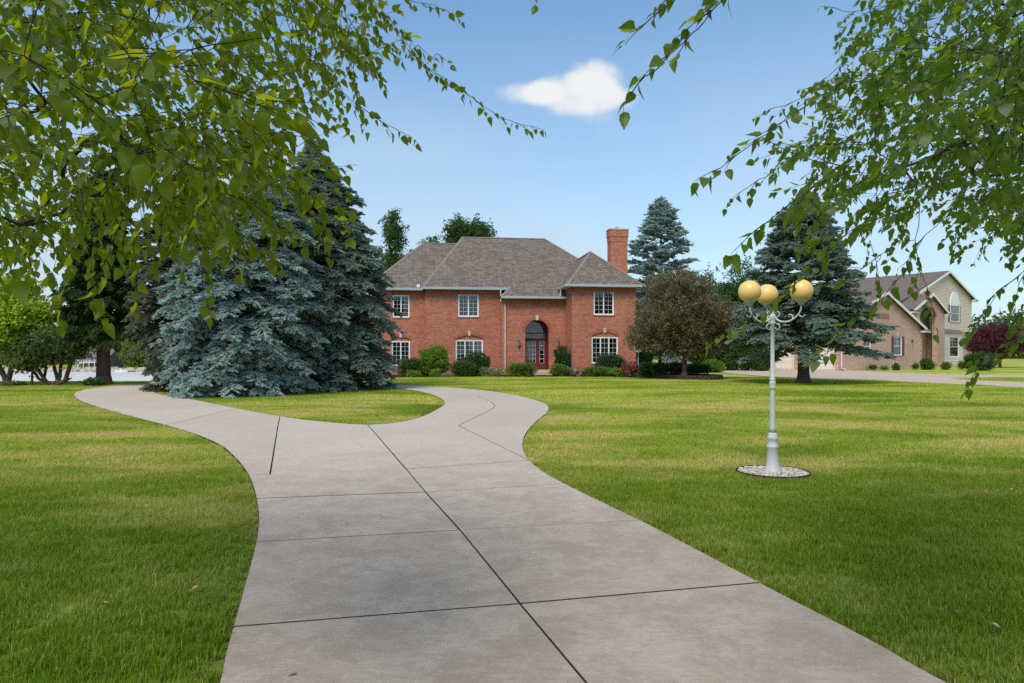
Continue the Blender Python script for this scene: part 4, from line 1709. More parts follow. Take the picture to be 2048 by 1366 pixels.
window(nb, *gwin, 0, 1, 2, 2, back='blind', hung=True, lab='ground-floor window between two wine-red shutters')
window(nb, *gwin2, 0, 1, 2, 2, back='blind', hung=True)
shutters(*gwin, 0, .42)
kb = MB()
m = (gwin[0] + gwin[1]) / 2
kb.box(m - .09, m + .09, -.04, .01, gwin[3] + .06, gwin[3] + .36)
kb.build('keystone', M['stone'], nb)
ab = MB()                                  # attic vent: darker brick lozenge panel
va, vb_ = NB.u(1752, 0), NB.u(1777, 0)
vz0, vz1 = nz(636, va, 0), nz(626, va, 0)
ab.v = [(va, -.03, vz0), (vb_ + .2, -.03, vz0), (vb_, -.03, vz1), (va, -.03, vz1), (va, .01, vz0), (vb_ + .2, .01, vz0), (vb_, .01, vz1), (va, .01, vz1)]
ab.f = [(0, 1, 2, 3), (0, 4, 5, 1), (1, 5, 6, 2), (2, 6, 7, 3), (3, 7, 4, 0)]
ab.build('brick_panel', M['brick_dark'], nb, uv=True)
lb = MB()
u_ = NB.u(1823, 0)
z_ = nz(681, u_, 0)
lb.tube([(u_, 0, z_ + .1), (u_, -.12, z_ + .16), (u_, -.12, z_ + .06)], .02, 6)
lb.lathe([(.05, -.16), (.10, .06), (.03, .14)], 8, (u_, -.12, z_ - .05))
lb.build('wall_lantern', M['iron'], nb)
for px, top in ((1682, 0), (1786, 1)):
    db_ = MB()
    u_ = NB.u(px, 0)
    db_.tube([(u_, -.06, zl - .1 if not top else 1.0), (u_, -.06, .35), (u_ + .05, -.06, .2), (u_ + .55 if not top else u_ + .1, -.16, .08)], .045 if not top else .02, 4)
    db_.build('downspout', M['white'], nb)
# quoins at the right corner of the gable: larger proud blocks
for i in range(9):
    q = MB()
    w_ = .42 if i % 2 else .30
    q.box(uG - w_, uG + .03, -.03, .35, .15 + i * .32, .15 + i * .32 + .30)
    q.build('quoin', M['brick2'], nb, uv=True)

# entry tower (plane v = vT), arch and small gable
vT = 2.2
uT0, uT1 = NB.u(1826, vT), NB.u(1889, vT)
ztw = nz(620, (uT0 + uT1) / 2, vT)
zpt = nz(589, NB.u(1861, vT), vT)
utp = NB.u(1861, vT)
ew = MB()
a0, a1 = NB.u(1840, vT), NB.u(1874, vT)
za = nz(632, (a0 + a1) / 2, vT)
zt_ = nz(613, (a0 + a1) / 2, vT)
wall_face(ew, (uT0, vT), (uT1, vT), -.1, 0, [shift(arch_poly(a0, a1, .02, za, zt_ - za), uT0)], top=[(0, -.1), (uT1 - uT0, -.1), (uT1 - uT0, ztw), (utp - uT0, zpt), (0, ztw)], reveal=.5)
wall_face(ew, (uT0, 4.6), (uT0, vT), -.1, ztw)
wall_face(ew, (uT1, vT), (uT1, 4.6), -.1, ztw)
wall_face(ew, (uT0, 4.0), (uT1, 4.0), -.1, 3.0)
ew.build('entry_wall', M['brick2'], nb, uv=True)
arch_ring(nb, a0, a1, za, zt_ - za, vT, .24, M['arch_brick2'])
es = MB()
lap_siding(es, (uT0, 4.0), (uT1, 4.0), 3.0, ztw)
es.build('entry_siding', M['siding'], nb)
kb = MB()
m = (a0 + a1) / 2
kb.box(m - .10, m + .10, vT - .05, vT + .01, zt_ + .02, zt_ + .36)
kb.build('keystone', M['stone'], nb)

# two-storey siding part (plane v = vS)
vS = 4.0
uS0, uS1 = uT1 - .3, NB.u(1943, vS)
ugp = NB.u(1893, vS)
zgp = nz(544, ugp, vS)
zsr = nz(597, uS1, vS)
sls = (zgp - zsr) / (uS1 + .35 - ugp)
uS00 = ugp - (uS1 - ugp) - .2
sw = MB()
upw = (NB.u(1899, vS), NB.u(1917, vS), nz(643, ugp, vS), nz(609, ugp, vS))
zb1 = nz(664, uS1, vS)                    # foot of the siding, brick and bay below


def gable_span(z):
    lim = (zgp - z) / sls
    return (max(0, ugp - lim - uS00), min(uS1 - uS00, ugp + lim - uS00))


lap_siding(sw, (uS00, vS), (uS1, vS), zb1, zgp - .05, gable_span)
lap_siding(sw, (uS1, vS), (uS1, 13), zb1, zsr)
sw.build('siding', M['siding'], nb)
bw = MB()
wall_face(bw, (uS00, vS + .002), (uS1, vS + .002), -.1, zb1)
wall_face(bw, (uS1, vS + .002), (uS1, 13), -.1, zb1)
bw.build('ground_floor_wall', M['brick2'], nb, uv=True)
uw = window(nb, upw[0], upw[1], upw[2], upw[3], vS - .16, 1, 3, 3, back='half', hung=True, trim=M['white'], sill=False, lab='upstairs window with a white half-round panel above')
hr = MB()
m, r_ = (upw[0] + upw[1]) / 2, (upw[1] - upw[0]) / 2
pts = [(m + (r_ + .03) * math.cos(math.pi * i / 14), upw[3] + (r_ * 1.25) * math.sin(math.pi * i / 14)) for i in range(15)]
hr.v = [(x, vS - .12, z) for x, z in pts] + [(x, vS, z) for x, z in pts]
hr.f = [tuple(range(15))] + [(i, i + 1, 16 + i, 15 + i) for i in range(14)]
hr.build('half_round_panel', M['white'], uw)
shutters(*upw, vS - .03, .40)
# bay window
by0, by1 = NB.u(1886, vS - .6), NB.u(1926, vS - .6)
zb0, zbt = nz(728, (by0 + by1) / 2, vS - .6), nz(666, (by0 + by1) / 2, vS - .6)
bb = MB()
bay = [(by0 - .7, vS), (by0, vS - .6), (by1, vS - .6), (by1 + .6, vS)]
bwn = (NB.u(1900, vS - .6), NB.u(1918, vS - .6), nz(714, by0, vS - .6), nz(673, by0, vS - .6))
wall_face(bb, bay[0], bay[1], -.1, zbt)
wall_face(bb, bay[1], bay[2], -.1, zbt, [shift(rect_hole(bwn), by0)])
wall_face(bb, bay[2], bay[3], -.1, zbt)
bay_o = bb.build('bay_window', M['almond'], nb)
window(nb, *bwn, vS - .6, 1, 3, 3, back='room', hung=True, sill=False)
br = MB()
br.poly([(by0 - .9, vS, zbt + .5), (by0 - .1, vS - .75, zbt), (by1 + .1, vS - .75, zbt), (by1 + .8, vS, zbt + .5)])
br.build('bay_roof', M['shingle2'], nb, uv=True)
bl = MB()
lap_siding(bl, bay[1], bay[2], .05, .7)
bl.build('bay_siding', M['almond'], nb)

# roofs: slabs with thickness, white rake boards
rf = MB()


def slab(pts, t=.14):
    k = len(rf.v)
    n_ = len(pts)
    rf.v += [tuple(p) for p in pts] + [(p[0], p[1], p[2] - t) for p in pts]
    rf.f += [tuple(range(k, k + n_)), tuple(reversed(range(k + n_, k + 2 * n_)))]
    rf.f += [(k + i, k + n_ + i, k + n_ + (i + 1) % n_, k + (i + 1) % n_) for i in range(n_)]


o_ = .35
slab([(ug_pk, -o_, zpk + .14), (uG + .45, -o_, zeg + .02), (uG + .45, 5.5, zeg + .02), (ug_pk, 9.0, zpk + .14)])
slab([(-.45, -o_, zl - slope * .45 + .14), (ug_pk, -o_, zpk + .14), (ug_pk, 9.0, zpk + .14), (-.45, 9.0, zl - slope * .45 + .14)])
te = .45
slab([(utp, vT - .3, zpt + .13), (uT1 + te, vT - .3, ztw - .12), (uT1 + te, vS + .5, ztw - .12), (utp, vS + 2, zpt + .13)])
slab([(uT0 - te, vT - .3, ztw - .12), (utp, vT - .3, zpt + .13), (utp, vS + 2, zpt + .13), (uT0 - te, vS + .5, ztw - .12)])
slab([(ugp, vS - .4, zgp + .14), (uS1 + .45, vS - .4, zsr - .02), (uS1 + .45, 13, zsr - .02), (ugp, 13, zgp + .14)])
uS_l = ugp - (zgp - nz(640, 0, 6)) / sls
vRb = 17.0
slab([(uS_l, vS + .4, zgp - sls * (ugp - uS_l) + .14), (ugp, vS - .4, zgp + .14), (ugp, vRb, zgp + .14), (uS_l, vRb, zgp - sls * (ugp - uS_l) + .14)])
nroof = rf.build('roof', M['shingle2'], nb, uv=True)
rk = MB()
for a, b in (((-.45, -o_ - .02, zl - slope * .45), (ug_pk, -o_ - .02, zpk)), ((ug_pk, -o_ - .02, zpk), (uG + .45, -o_ - .02, zeg - .12)),
             ((uT0 - te, vT - .33, ztw - .26), (utp, vT - .33, zpt)), ((utp, vT - .33, zpt), (uT1 + te, vT - .33, ztw - .26)),
             ((uS00 - .4, vS - .43, zgp - sls * (ugp - uS00 + .4)), (ugp, vS - .43, zgp)), ((ugp, vS - .43, zgp), (uS1 + .45, vS - .43, zsr - .16))):
    rk.bar(a, b, .05, .26)
rk.build('rake_board', M['white'], nroof)
for u0_, u1_, v_, za_, zb_ in ((uG - .5, uG + .9, -.55, zeg - .42, zeg - .24), (uT0 - .9, uT0 + .35, vT - .55, ztw - .52, ztw - .36),
                              (uT1 - .3, uT1 + .8, vT - .55, ztw - .52, ztw - .36), (uS1 - .4, uS1 + .6, vS - .6, zsr - .45, zsr - .28)):
    ge = MB()
    ge.box(u0_, u1_, v_, v_ + .53, za_, zb_)
    er = ge.build('eave_return', M['almond'], nroof)
    g2 = MB()
    g2.poly([(u0_ - .06, v_ - .05, zb_ + .005), (u1_ + .06, v_ - .05, zb_ + .005), (u1_ - .25, v_ + .55, zb_ + .38), (u0_ + .3, v_ + .55, zb_ + .38)])
    g2.build('return_roof', M['shingle2'], nroof, uv=True)

# ------------------------------------------------------------------ tree builders
def grow(roots, pts, bf=0.35, guides=()):
    """connect attraction points to a stem: each joins where distance + bf * path length is least. Returns nodes, parents"""
    nodes = [np.array(p, float) for p in roots]
    par = [-1] + list(range(len(roots) - 1))
    plen = [0.0]
    for i in range(1, len(nodes)):
        plen.append(plen[-1] + np.linalg.norm(nodes[i] - nodes[i - 1]))
    for gd_ in guides:                              # main limbs laid out by hand, leaving the stem at its nearest node
        j = int(np.argmin([np.linalg.norm(np.array(gd_[0]) - q) for q in nodes[:len(roots)]]))
        for q in gd_:
            nodes.append(np.array(q, float))
            par.append(j)
            plen.append(plen[j] + np.linalg.norm(nodes[-1] - nodes[j]))
            j = len(nodes) - 1
    P = np.asarray(pts, float)
    n = len(P)
    best = np.full(n, 1e9)
    bp = np.zeros(n, int)
    for i, q in enumerate(nodes):
        c = np.linalg.norm(P - q, axis=1) + bf * plen[i]
        m = c < best
        best[m] = c[m]
        bp[m] = i
    done = np.zeros(n, bool)
    order = []
    for _ in range(n):
        k = int(np.argmin(np.where(done, 1e9, best)))
        done[k] = True
        j = bp[k]
        nodes.append(P[k])
        par.append(j)
        plen.append(plen[j] + np.linalg.norm(P[k] - nodes[j]))
        order.append(k)
        c = np.linalg.norm(P - P[k], axis=1) + bf * plen[-1]
        m = c < best
        best[m] = c[m]
        bp[m] = len(nodes) - 1
    return np.array(nodes), par, order


def limbs(mb, nodes, par, n_root, r0, rmin, expo=0.45, wig=0.10, rng=None, sag=0.0, skip=None, cap_from=None, rcap=None):
    """tubes along every tree edge, thickness by the number of tips carried"""
    n = len(nodes)
    tips = np.zeros(n)
    kids = np.zeros(n, int)
    for i in range(n):
        if par[i] >= 0:
            kids[par[i]] += 1
    tips[kids == 0] = 1
    for i in range(n - 1, 0, -1):
        tips[par[i]] += tips[i]
    tot = max(tips[0], 1)
    rad = np.maximum(rmin, r0 * (tips / tot) ** expo)
    if cap_from is not None:                     # the hanging branches stay thin beyond the main limbs
        rad[cap_from:] = np.minimum(rad[cap_from:], rcap)
    for i in range(1, n):
        a, b = nodes[par[i]], nodes[i]
        L = np.linalg.norm(b - a)
        if L < 1e-4 or (skip is not None and skip(a, b)):
            continue
        k = 4 if i >= n_root else 2
        pts, rr = [], []
        off = rng.normal(0, wig * L, 3) if i >= n_root else np.zeros(3)
        for q in range(k):
            t = q / (k - 1)
            p = a + (b - a) * t + off * math.sin(math.pi * t) * .5
            p = p - np.array([0, 0, sag * L * math.sin(math.pi * t)])
            pts.append(p)
            ra = min(rad[par[i]], rad[i] * 1.35)
            if i < n_root:
                ra = rad[par[i]]
            rr.append(ra + (rad[i] - ra) * t)
        mb.tube(pts, rr, 8 if rad[i] > r0 * .4 else (5 if rad[i] > r0 * .12 else 3), cap=False)
    return rad


def flare(mb, base, r, h=0.5, n=10):
    """root flare at the foot of a trunk"""
    mb.lathe([(r * 1.55, -.12), (r * 1.42, 0.02), (r * 1.15, h * .4), (r, h)], n, base)


def broadleaf(name, label, cat, base, blobs, n_attr, protos, bark, r0, trunk_h, n_per, spread, scl=(.7, 1.3), group=None, seed=1,
              stems=None, sag=0.0, bf=.3, rmin=.012, wig=.12):
    """tree > trunk (with limbs), crown. blobs: (x, y, z, rx, ry, rz, weight) relative to the base"""
    r = np.random.default_rng(seed)
    root = empty(name, base, label, cat, group)
    pts = []
    wts = np.array([b[6] for b in blobs], float)
    cnt = np.maximum(1, (wts / wts.sum() * n_attr)).astype(int)
    for b, c in zip(blobs, cnt):
        d = r.normal(0, 1, (c, 3))
        d /= np.linalg.norm(d, axis=1, keepdims=True)
        q = d * (r.random((c, 1)) ** .42)
        pts.append(np.array(b[:3]) + q * np.array(b[3:6]))
    pts = np.concatenate(pts)
    lean = stems or [(0, 0)]
    mb = MB()
    groups = r.integers(0, len(lean), len(pts)) if len(lean) > 1 else np.zeros(len(pts), int)
    if len(lean) > 1:
        groups = np.array([int(np.argmin([np.hypot(p[0] - l[0], p[1] - l[1]) for l in lean])) for p in pts])
    for g, l in enumerate(lean):
        sel = pts[groups == g]
        if len(sel) == 0:
            continue
        nr = 5
        roots = [np.array([l[0] * (i / (nr - 1)) ** 1.2, l[1] * (i / (nr - 1)) ** 1.2, trunk_h * i / (nr - 1) - (.1 if i == 0 else 0)]) + (r.normal(0, .04, 3) * (i > 0)) * r0 * 4 for i in range(nr)]
        nodes, par, _ = grow(roots, sel, bf)
        limbs(mb, nodes, par, nr, r0, rmin, rng=r, sag=sag, wig=wig)
    flare(mb, (0, 0, 0), r0, r0 * 2.2)
    mb.build('trunk', bark, root, smooth=True)
    n = len(pts) * n_per
    P = np.repeat(pts, n_per, 0) + r.normal(0, spread, (n, 3)) * np.array([1, 1, .8])
    E = r.uniform(0, 6.28, (n, 3))
    S = r.uniform(scl[0], scl[1], n)
    scatter('crown', P, E, S, protos, root)
    return root


def spruce(name, label, base, Ht, Rm, prof, protos, bark='bark_spruce', z0=0.2, r_tr=0.2, droop=.25, dens=1.0, group=None, seed=1,
           top_shift=(0, 0), spray=.42, az_scale=None, gaps=0.0, cat='spruce', inner=.22, hang=0.0, pad=.42, step=.15, tipd=.52):
    """conifer > trunk, branch wood, crown of needle sprays. prof(t) gives the relative radius at height fraction t"""
    r = np.random.default_rng(seed)
    root = empty(name, base, label, cat, group)

    def axis_pt(z):
        k = (z / Ht) ** 2
        return np.array([top_shift[0] * k, top_shift[1] * k, z])

    tb = MB()
    zs = np.linspace(0, Ht, 12)
    tb.tube([axis_pt(z) + (0, 0, -.1 if z == 0 else 0) for z in zs], [max(.015, r_tr * (1 - .97 * z / Ht)) for z in zs], 10)
    flare(tb, (0, 0, 0), r_tr * .98, .45, 12)
    tb.build('trunk', M[bark], root, smooth=True)
    bb = MB()
    P, D, S, RO = [], [], [], []
    z = z0
    k = 0
    while z < Ht - .05:
        t = z / Ht
        nb_ = max(3, int(round((5 + 2 * (1 - t)) * dens)))
        a0 = r.uniform(0, 6.28)
        for j in range(nb_):
            az = a0 + 2 * math.pi * j / nb_ + r.normal(0, .22)
            if gaps and r.random() < gaps:
                continue
            L = Rm * prof(t) * r.uniform(.78, 1.12)
            if az_scale:
                L *= az_scale(az, t)
            if L < .12:
                L = .12
            up = .55 * t - droop * (1 - t) + r.normal(0, .07)
            h = np.array([math.cos(az), math.sin(az), 0])
            p0 = axis_pt(z + r.uniform(-.06, .06))
            m = max(3, int(L / .16))
            pts = []
            for i in range(m + 1):
                s = i / m
                zz = up * L * s + (-.34 * droop * L * math.sin(s * 2.6) + .22 * L * s - tipd * L * s ** 2.2)      # arches out, the ends hang so the pads face outwards
                pts.append(p0 + h * L * s + np.array([0, 0, zz]))
            bb.tube(pts[::2] if m > 5 else pts, np.linspace(.012 + .016 * L * .5, .004, len(pts[::2] if m > 5 else pts)), 3, cap=False)
            s0 = inner if L > 1 else .05
            nn = max(2, int(L * (1 - s0) / step))
            side = np.array([-h[1], h[0], 0])
            for i in range(nn):
                s = s0 + (1 - s0) * (i + r.random()) / nn
                f = s * m
                q = int(min(f, m - 1))
                p = pts[q] + (pts[q + 1] - pts[q]) * (f - q)
                d = pts[q + 1] - pts[q]
                d = d / np.linalg.norm(d)
                sz = spray * r.uniform(.75, 1.2) * (0.65 + .35 * min(1, L))
                for sg in (-1, 1):
                    an = r.uniform(.6, 1.1)
                    dd = d * math.cos(an) + side * sg * math.sin(an) + np.array([0, 0, r.normal(-.06, .16) - hang * r.uniform(.3, 1.2)])
                    dd = dd / np.linalg.norm(dd)
                    bl = pad * (1.15 - .75 * s) * min(1, L / 1.4) * r.uniform(.6, 1.2)
                    P.append(p + dd * bl * .1)
                    D.append(dd)
                    S.append(sz)
                    RO.append(r.normal(0, .5))
                    if bl > .16:                              # side branchlet: a pad of further sprays
                        s2 = np.cross(dd, (0, 0, 1.0))
                        for w_ in (.55, 1.0):
                            for s3 in ((-1, 1) if r.random() < .7 else (1,)):
                                P.append(p + dd * bl * w_)
                                D.append(dd * .8 + s2 * s3 * r.uniform(.25, .7) + np.array([0, 0, r.normal(.05, .15) - hang * .6]))
                                S.append(sz * r.uniform(.7, 1.0))
                                RO.append(r.normal(0, .4))
                if r.random() < .7:
                    P.append(p + (0, 0, .02))
                    D.append(d + np.array([r.normal(0, .25), r.normal(0, .25), .35]))
                    S.append(sz * .8)
                    RO.append(r.normal(0, .5))
            P.append(pts[-1] - (pts[-1] - pts[-2]) * .5)
            D.append(pts[-1] - pts[-2])
            S.append(spray * .75 * (0.6 + .4 * min(1, L)))
            RO.append(r.normal(0, .4))
        z += (.16 + .10 * (1 - t)) * (1.0 if t < .8 else .7) / dens ** .3
        k += 1
    for i in range(6):                       # leader
        P.append(axis_pt(Ht - .35 + .06 * i))
        D.append(np.array([r.normal(0, .35), r.normal(0, .35), 1.0]))
        S.append(.30)
        RO.append(0)
    wood = bb.build('branch_wood', M[bark], root)
    wood['kind'] = 'stuff'
    scatter('crown', np.array(P), dir_euler(np.array(D), np.array(RO)), np.array(S), protos, root)
    return root


SP_BLUE = [spruce_spray('blue_spray', M['blue_spruce'], s) for s in range(3)]
SP_GREEN = [spruce_spray('green_spray', M['green_spruce'], 10 + s) for s in range(3)]
SP_BROWN = [spruce_spray('brown_spray', M['brown_spruce'], 20 + s) for s in range(3)]
SP_NORWAY = [spruce_spray('norway_spray', M['norway'], 30 + s, 8, .35) for s in range(3)]


def cone(p=0.85, base=.75, tmax=.18):
    def f(t):
        lo = base + (1 - base) * min(1, t / tmax)
        return lo * max(0, 1 - ((t - tmax) / (1 - tmax)) ** 1.15 if t > tmax else 1) ** p if t > tmax else lo
    return f


def wide(t):
    return (.86 + .14 * min(1, t / .25)) * (1 - max(0, t - .25) / .75) ** .62 if t < 1 else .02


# the spruce group on the island
def prof_a(t):
    return (.92 + .08 * min(1, t / .2)) * (1 - (max(0, t - .42) / .58) ** 1.5) ** .75 if t < 1 else .02


def prof_b(t):
    return 1.0 * (1 - (max(0, t - .40) / .60) ** 1.2) ** .9 if t < .995 else .03


def prof_c(t):
    return (.72 + .40 * min(1, t / .42)) * (1 - (max(0, t - .45) / .55) ** 1.5) ** .8 if t < 1 else .02


spruce('blue_spruce', 'broad powder-blue spruce at the front of the driveway island, branches down to the grass', (-10.05, 25.6, 0), 8.4, 2.75, prof_a, SP_BLUE,
       seed=3, r_tr=.20, droop=.06, dens=1.6, z0=.25, group='spruces on the driveway island', top_shift=(.5, .3), spray=.34)
spruce('blue_spruce', 'tallest grey-green spruce of the island group, beside the brick house', (-7.75, 28.7, 0), 10.4, 2.72, prof_b, SP_GREEN,
       seed=8, r_tr=.22, droop=.06, dens=1.4, z0=.25, group='spruces on the driveway island', top_shift=(-.7, 0), spray=.36, gaps=.10)
spruce('blue_spruce', 'browning spruce at the left rear of the island group', (-12.7, 28.2, 0), 8.6, 2.45, prof_c, SP_BROWN,
       seed=13, r_tr=.18, droop=.06, dens=1.45, z0=.3, group='spruces on the driveway island', spray=.34)
# left: Norway spruce with a bare trunk
b = gp(207, 769.5)
spruce('norway_spruce', 'dark green spruce with a bare brown trunk by the lake edge', (b[0], b[1], -.03), 10.2, 3.0, lambda t: (1 - .9 * t) if t > .3 else .95, SP_NORWAY,
       seed=17, r_tr=.34, droop=.5, dens=.95, z0=3.0, spray=.42, hang=.4, step=.18, tipd=.22)
# right: tall spruce behind the lamp post
b = gp(1607, 766)
spruce('lawn_spruce', 'blue-green spruce with a bare lower trunk standing on the right lawn', (b[0], b[1], -.03), 9.6, 3.95, lambda t: (.9 + .1 * min(1, t / .25)) * (1 - max(0, t - .25) / .75) ** .8 if t < 1 else .02, SP_GREEN,
       seed=23, r_tr=.30, droop=.36, dens=1.05, z0=2.5, spray=.40, hang=.10, inner=.3, pad=.5, step=.17, tipd=.30)
# behind the house to the right
p = at(1322, 396, 63)
spruce('background_spruce', 'tall open blue spruce rising behind the chimney', (p.x, p.y, 0), p.z, 5.3, cone(.85, .9, .15), SP_BLUE,
       seed=29, r_tr=.30, droop=.2, dens=.72, z0=1.5, spray=.50, gaps=.30, inner=.3, pad=.6, step=.26, tipd=.22)
p = at(1350, 650, 57)
spruce('weeping_spruce', 'small weeping blue spruce on the far lawn behind the crabapple', (p.x, p.y, 0), 2.9, 1.5, cone(.8, .9, .2), SP_BLUE, seed=31, r_tr=.09, droop=.5, dens=.8, z0=.5, spray=.3, hang=.5, step=.2)

C_MAPLE = [leaf_cluster('maple_leaves', M['maple_leaf'], 9, .30, .42, s) for s in range(3)]
C_LIME = [leaf_cluster('lime_leaves', M['lime_leaf'], 9, .17, .22, 5 + s) for s in range(3)]
C_OLIVE = [leaf_cluster('olive_leaves', M['olive_leaf'], 8, .14, .22, 9 + s) for s in range(3)]
C_CRAB = [leaf_cluster('crab_leaves', M['crab_leaf'], 9, .105, .20, 13 + s) for s in range(3)]
C_CRAB += [leaf_cluster('crab_green_leaves', M['olive_leaf'], 8, .10, .20, 113), leaf_cluster('crab_green_leaves', M['olive_leaf'], 8, .10, .20, 114)]
C_PURP = [leaf_cluster('purple_leaves', M['purple_leaf'], 9, .17, .22, 17 + s, .4, .5) for s in range(3)]
C_FAR = [leaf_cluster('far_leaves', M['far_leaf'], 9, .75, 1.0, 21 + s) for s in range(3)]
C_WILL = [leaf_cluster('willow_leaves', M['willow'], 9, .8, .9, 25 + s, .35) for s in range(3)]

# maples behind the house
p = at(916, 500, 72)
broadleaf('maple_tree', 'bushy green maple top showing above the main roof ridge', 'tree', (p.x, p.y, 0),
          [(-2.4, 0, 12.2, 1.5, 2, 1.5, 1), (.2, 0, 13.4, 1.6, 2, 2.6, 2.2), (2.2, .5, 13.3, 1.6, 2, 2.2, 1.6), (0, 0, 10, 3.2, 3, 2.2, 2)], 330, C_MAPLE, M['bark_dark'], .32, 7.5, 8, .34, (.5, 1.0), seed=41)
p = at(788, 500, 66)
broadleaf('maple_tree', 'thin green maple beside the tall spruce, left of the roof', 'tree', (p.x, p.y, 0),
          [(.0, 0, 13.2, 1.0, 1.5, 2.2, 1.6), (-.6, 0, 10.5, 1.3, 1.5, 1.8, 1.2), (1.8, 0, 10.0, 1.9, 2, 1.2, 1.1), (.2, 0, 8.5, 2.4, 2, 1.6, 1)], 170, C_MAPLE, M['bark_dark'], .24, 6, 7, .30, (.45, .9), seed=43)
# a leafless sapling limb by the thin maple
bt = MB()
q0 = at(800, 520, 60)
r_ = np.random.default_rng(5)
base_b = (q0.x, q0.y, 0)
bo = empty('bare_sapling', base_b, 'slender leafless sapling left of the roof', 'tree')
pts = [(0, 0, -.1), (.05, 0, 4), (-.1, 0, 8), (.1, 0, 10.2), (.55, 0, 12.2)]
bt.tube(pts, [.09, .075, .05, .03, .008], 6)
for (z_, dx_, dz_) in ((8.4, .9, .8), (9.4, 1.3, .5), (9.9, -.8, 1.2), (10.6, 1.0, .9), (9.0, -.6, .7)):
    bt.tube([(0, 0, z_), (dx_ * .5, 0, z_ + dz_ * .6), (dx_, .1, z_ + dz_)], [.02, .012, .004], 4)
bt.build('trunk', M['bark_dark'], bo, smooth=True)

# left edge: bright young tree and a low multi-stemmed one, with small bushes at the bank
p = gp(14, 770)
broadleaf('young_maple', 'bright yellow-green leafy tree at the left edge by the lake', 'tree', (p[0], p[1], -.03),
          [(.2, 0, 3.7, 1.9, 1.5, 1.3, 2), (-1.4, .3, 4.0, 1.7, 1.5, 1.5, 1.5), (.9, -.2, 2.9, 1.4, 1.3, .9, 1.3), (-.8, 0, 2.4, 1.8, 1.4, .8, 1.2)], 300, C_LIME, M['bark_brown'], .12, 1.6, 9, .20, (.8, 1.4), seed=47, stems=[(-.8, .1), (.5, 0)])
p = gp(107, 770.5)
broadleaf('multi_stem_tree', 'low olive-green tree with spreading stems in front of the lake', 'tree', (p[0], p[1], -.03),
          [(0, 0, 1.9, 1.7, 1.2, .75, 2), (1.0, 0, 2.2, 1.0, .9, .8, 1.2), (-1.3, 0, 1.6, 1.0, .9, .7, 1)], 170, C_OLIVE, M['bark_brown'], .10, .35, 7, .18, (.7, 1.2), seed=53,
          stems=[(.75, .1), (-.7, 0), (.1, .3)], bf=.55)
p = gp(64, 771)
broadleaf('bank_sapling', 'small dark stemmed sapling at the lake bank', 'tree', (p[0], p[1], -.03),
          [(0, 0, 1.35, .9, .8, .55, 1)], 60, C_OLIVE, M['bark_brown'], .05, .55, 6, .14, (.7, 1.2), seed=54)

# crabapple in the raised bed
p = gp(1369, 749.5, .27)
broadleaf('crabapple_tree', 'purple-brown crabapple tree in the raised bed beside the brick house', 'tree', (p[0], p[1], .27),
          [(0, 0, 3.7, 2.7, 2.4, 1.25, 3), (-1.8, 0, 2.8, 1.4, 1.5, 1.3, 1.6), (1.7, .2, 3.0, 1.45, 1.6, 1.3, 1.6), (0, 0, 2.5, 2.4, 2, .9, 1.6), (-.2, 0, 5.1, 2.0, 1.8, .85, 1.6), (.3, 0, 1.75, 2.0, 1.6, .55, .9), (2.5, .2, 2.6, .9, 1.2, .9, .5), (-2.6, 0, 2.2, .8, 1.2, .7, .4)],
          700, C_CRAB, M['bark_brown'], .135, 1.15, 10, .26, (.8, 1.35), seed=59, stems=[(0.02, 0)], bf=.22)
# trees and evergreen shrubs between the two houses
for (px, py, Y, k, nm, lab, pr) in (
        (1490, 515, 84, 1.0, 'background_tree', 'round green tree between the two houses, just right of the crabapple', C_MAPLE),
        (1420, 560, 92, .95, 'background_tree', 'green tree half hidden behind the crabapple', C_MAPLE),
        (1300, 560, 90, .8, 'background_tree', 'green tree behind the right corner of the brick house', C_MAPLE)):
    p = at(px, py, Y)
    h = p.z
    broadleaf(nm, lab, 'tree', (p.x, p.y, 0), [(0, 0, h * .62, 4.2 * k, 4 * k, h * .34, 2), (-2 * k, 0, h * .5, 3.2 * k, 3 * k, h * .28, 1), (2.4 * k, 0, h * .5, 3.2 * k, 3 * k, h * .28, 1)],
              260, pr, M['bark_dark'], .3, h * .25, 9, .5, (.6, 1.2), group='trees between the houses', seed=int(px))


# ------------------------------------------------------------------ shrubs
def sup(d, e):
    return d / (np.abs(d) ** e).sum(1, keepdims=True) ** (1 / e)


CL = {}


def small_leaves(mat, size, spread, aspect=.6):
    key = (mat, size)
    if key not in CL:
        CL[key] = [leaf_cluster(mat + '_leaves', M[mat], 10, size, spread, 100 + s, aspect) for s in range(3)]
    return CL[key]


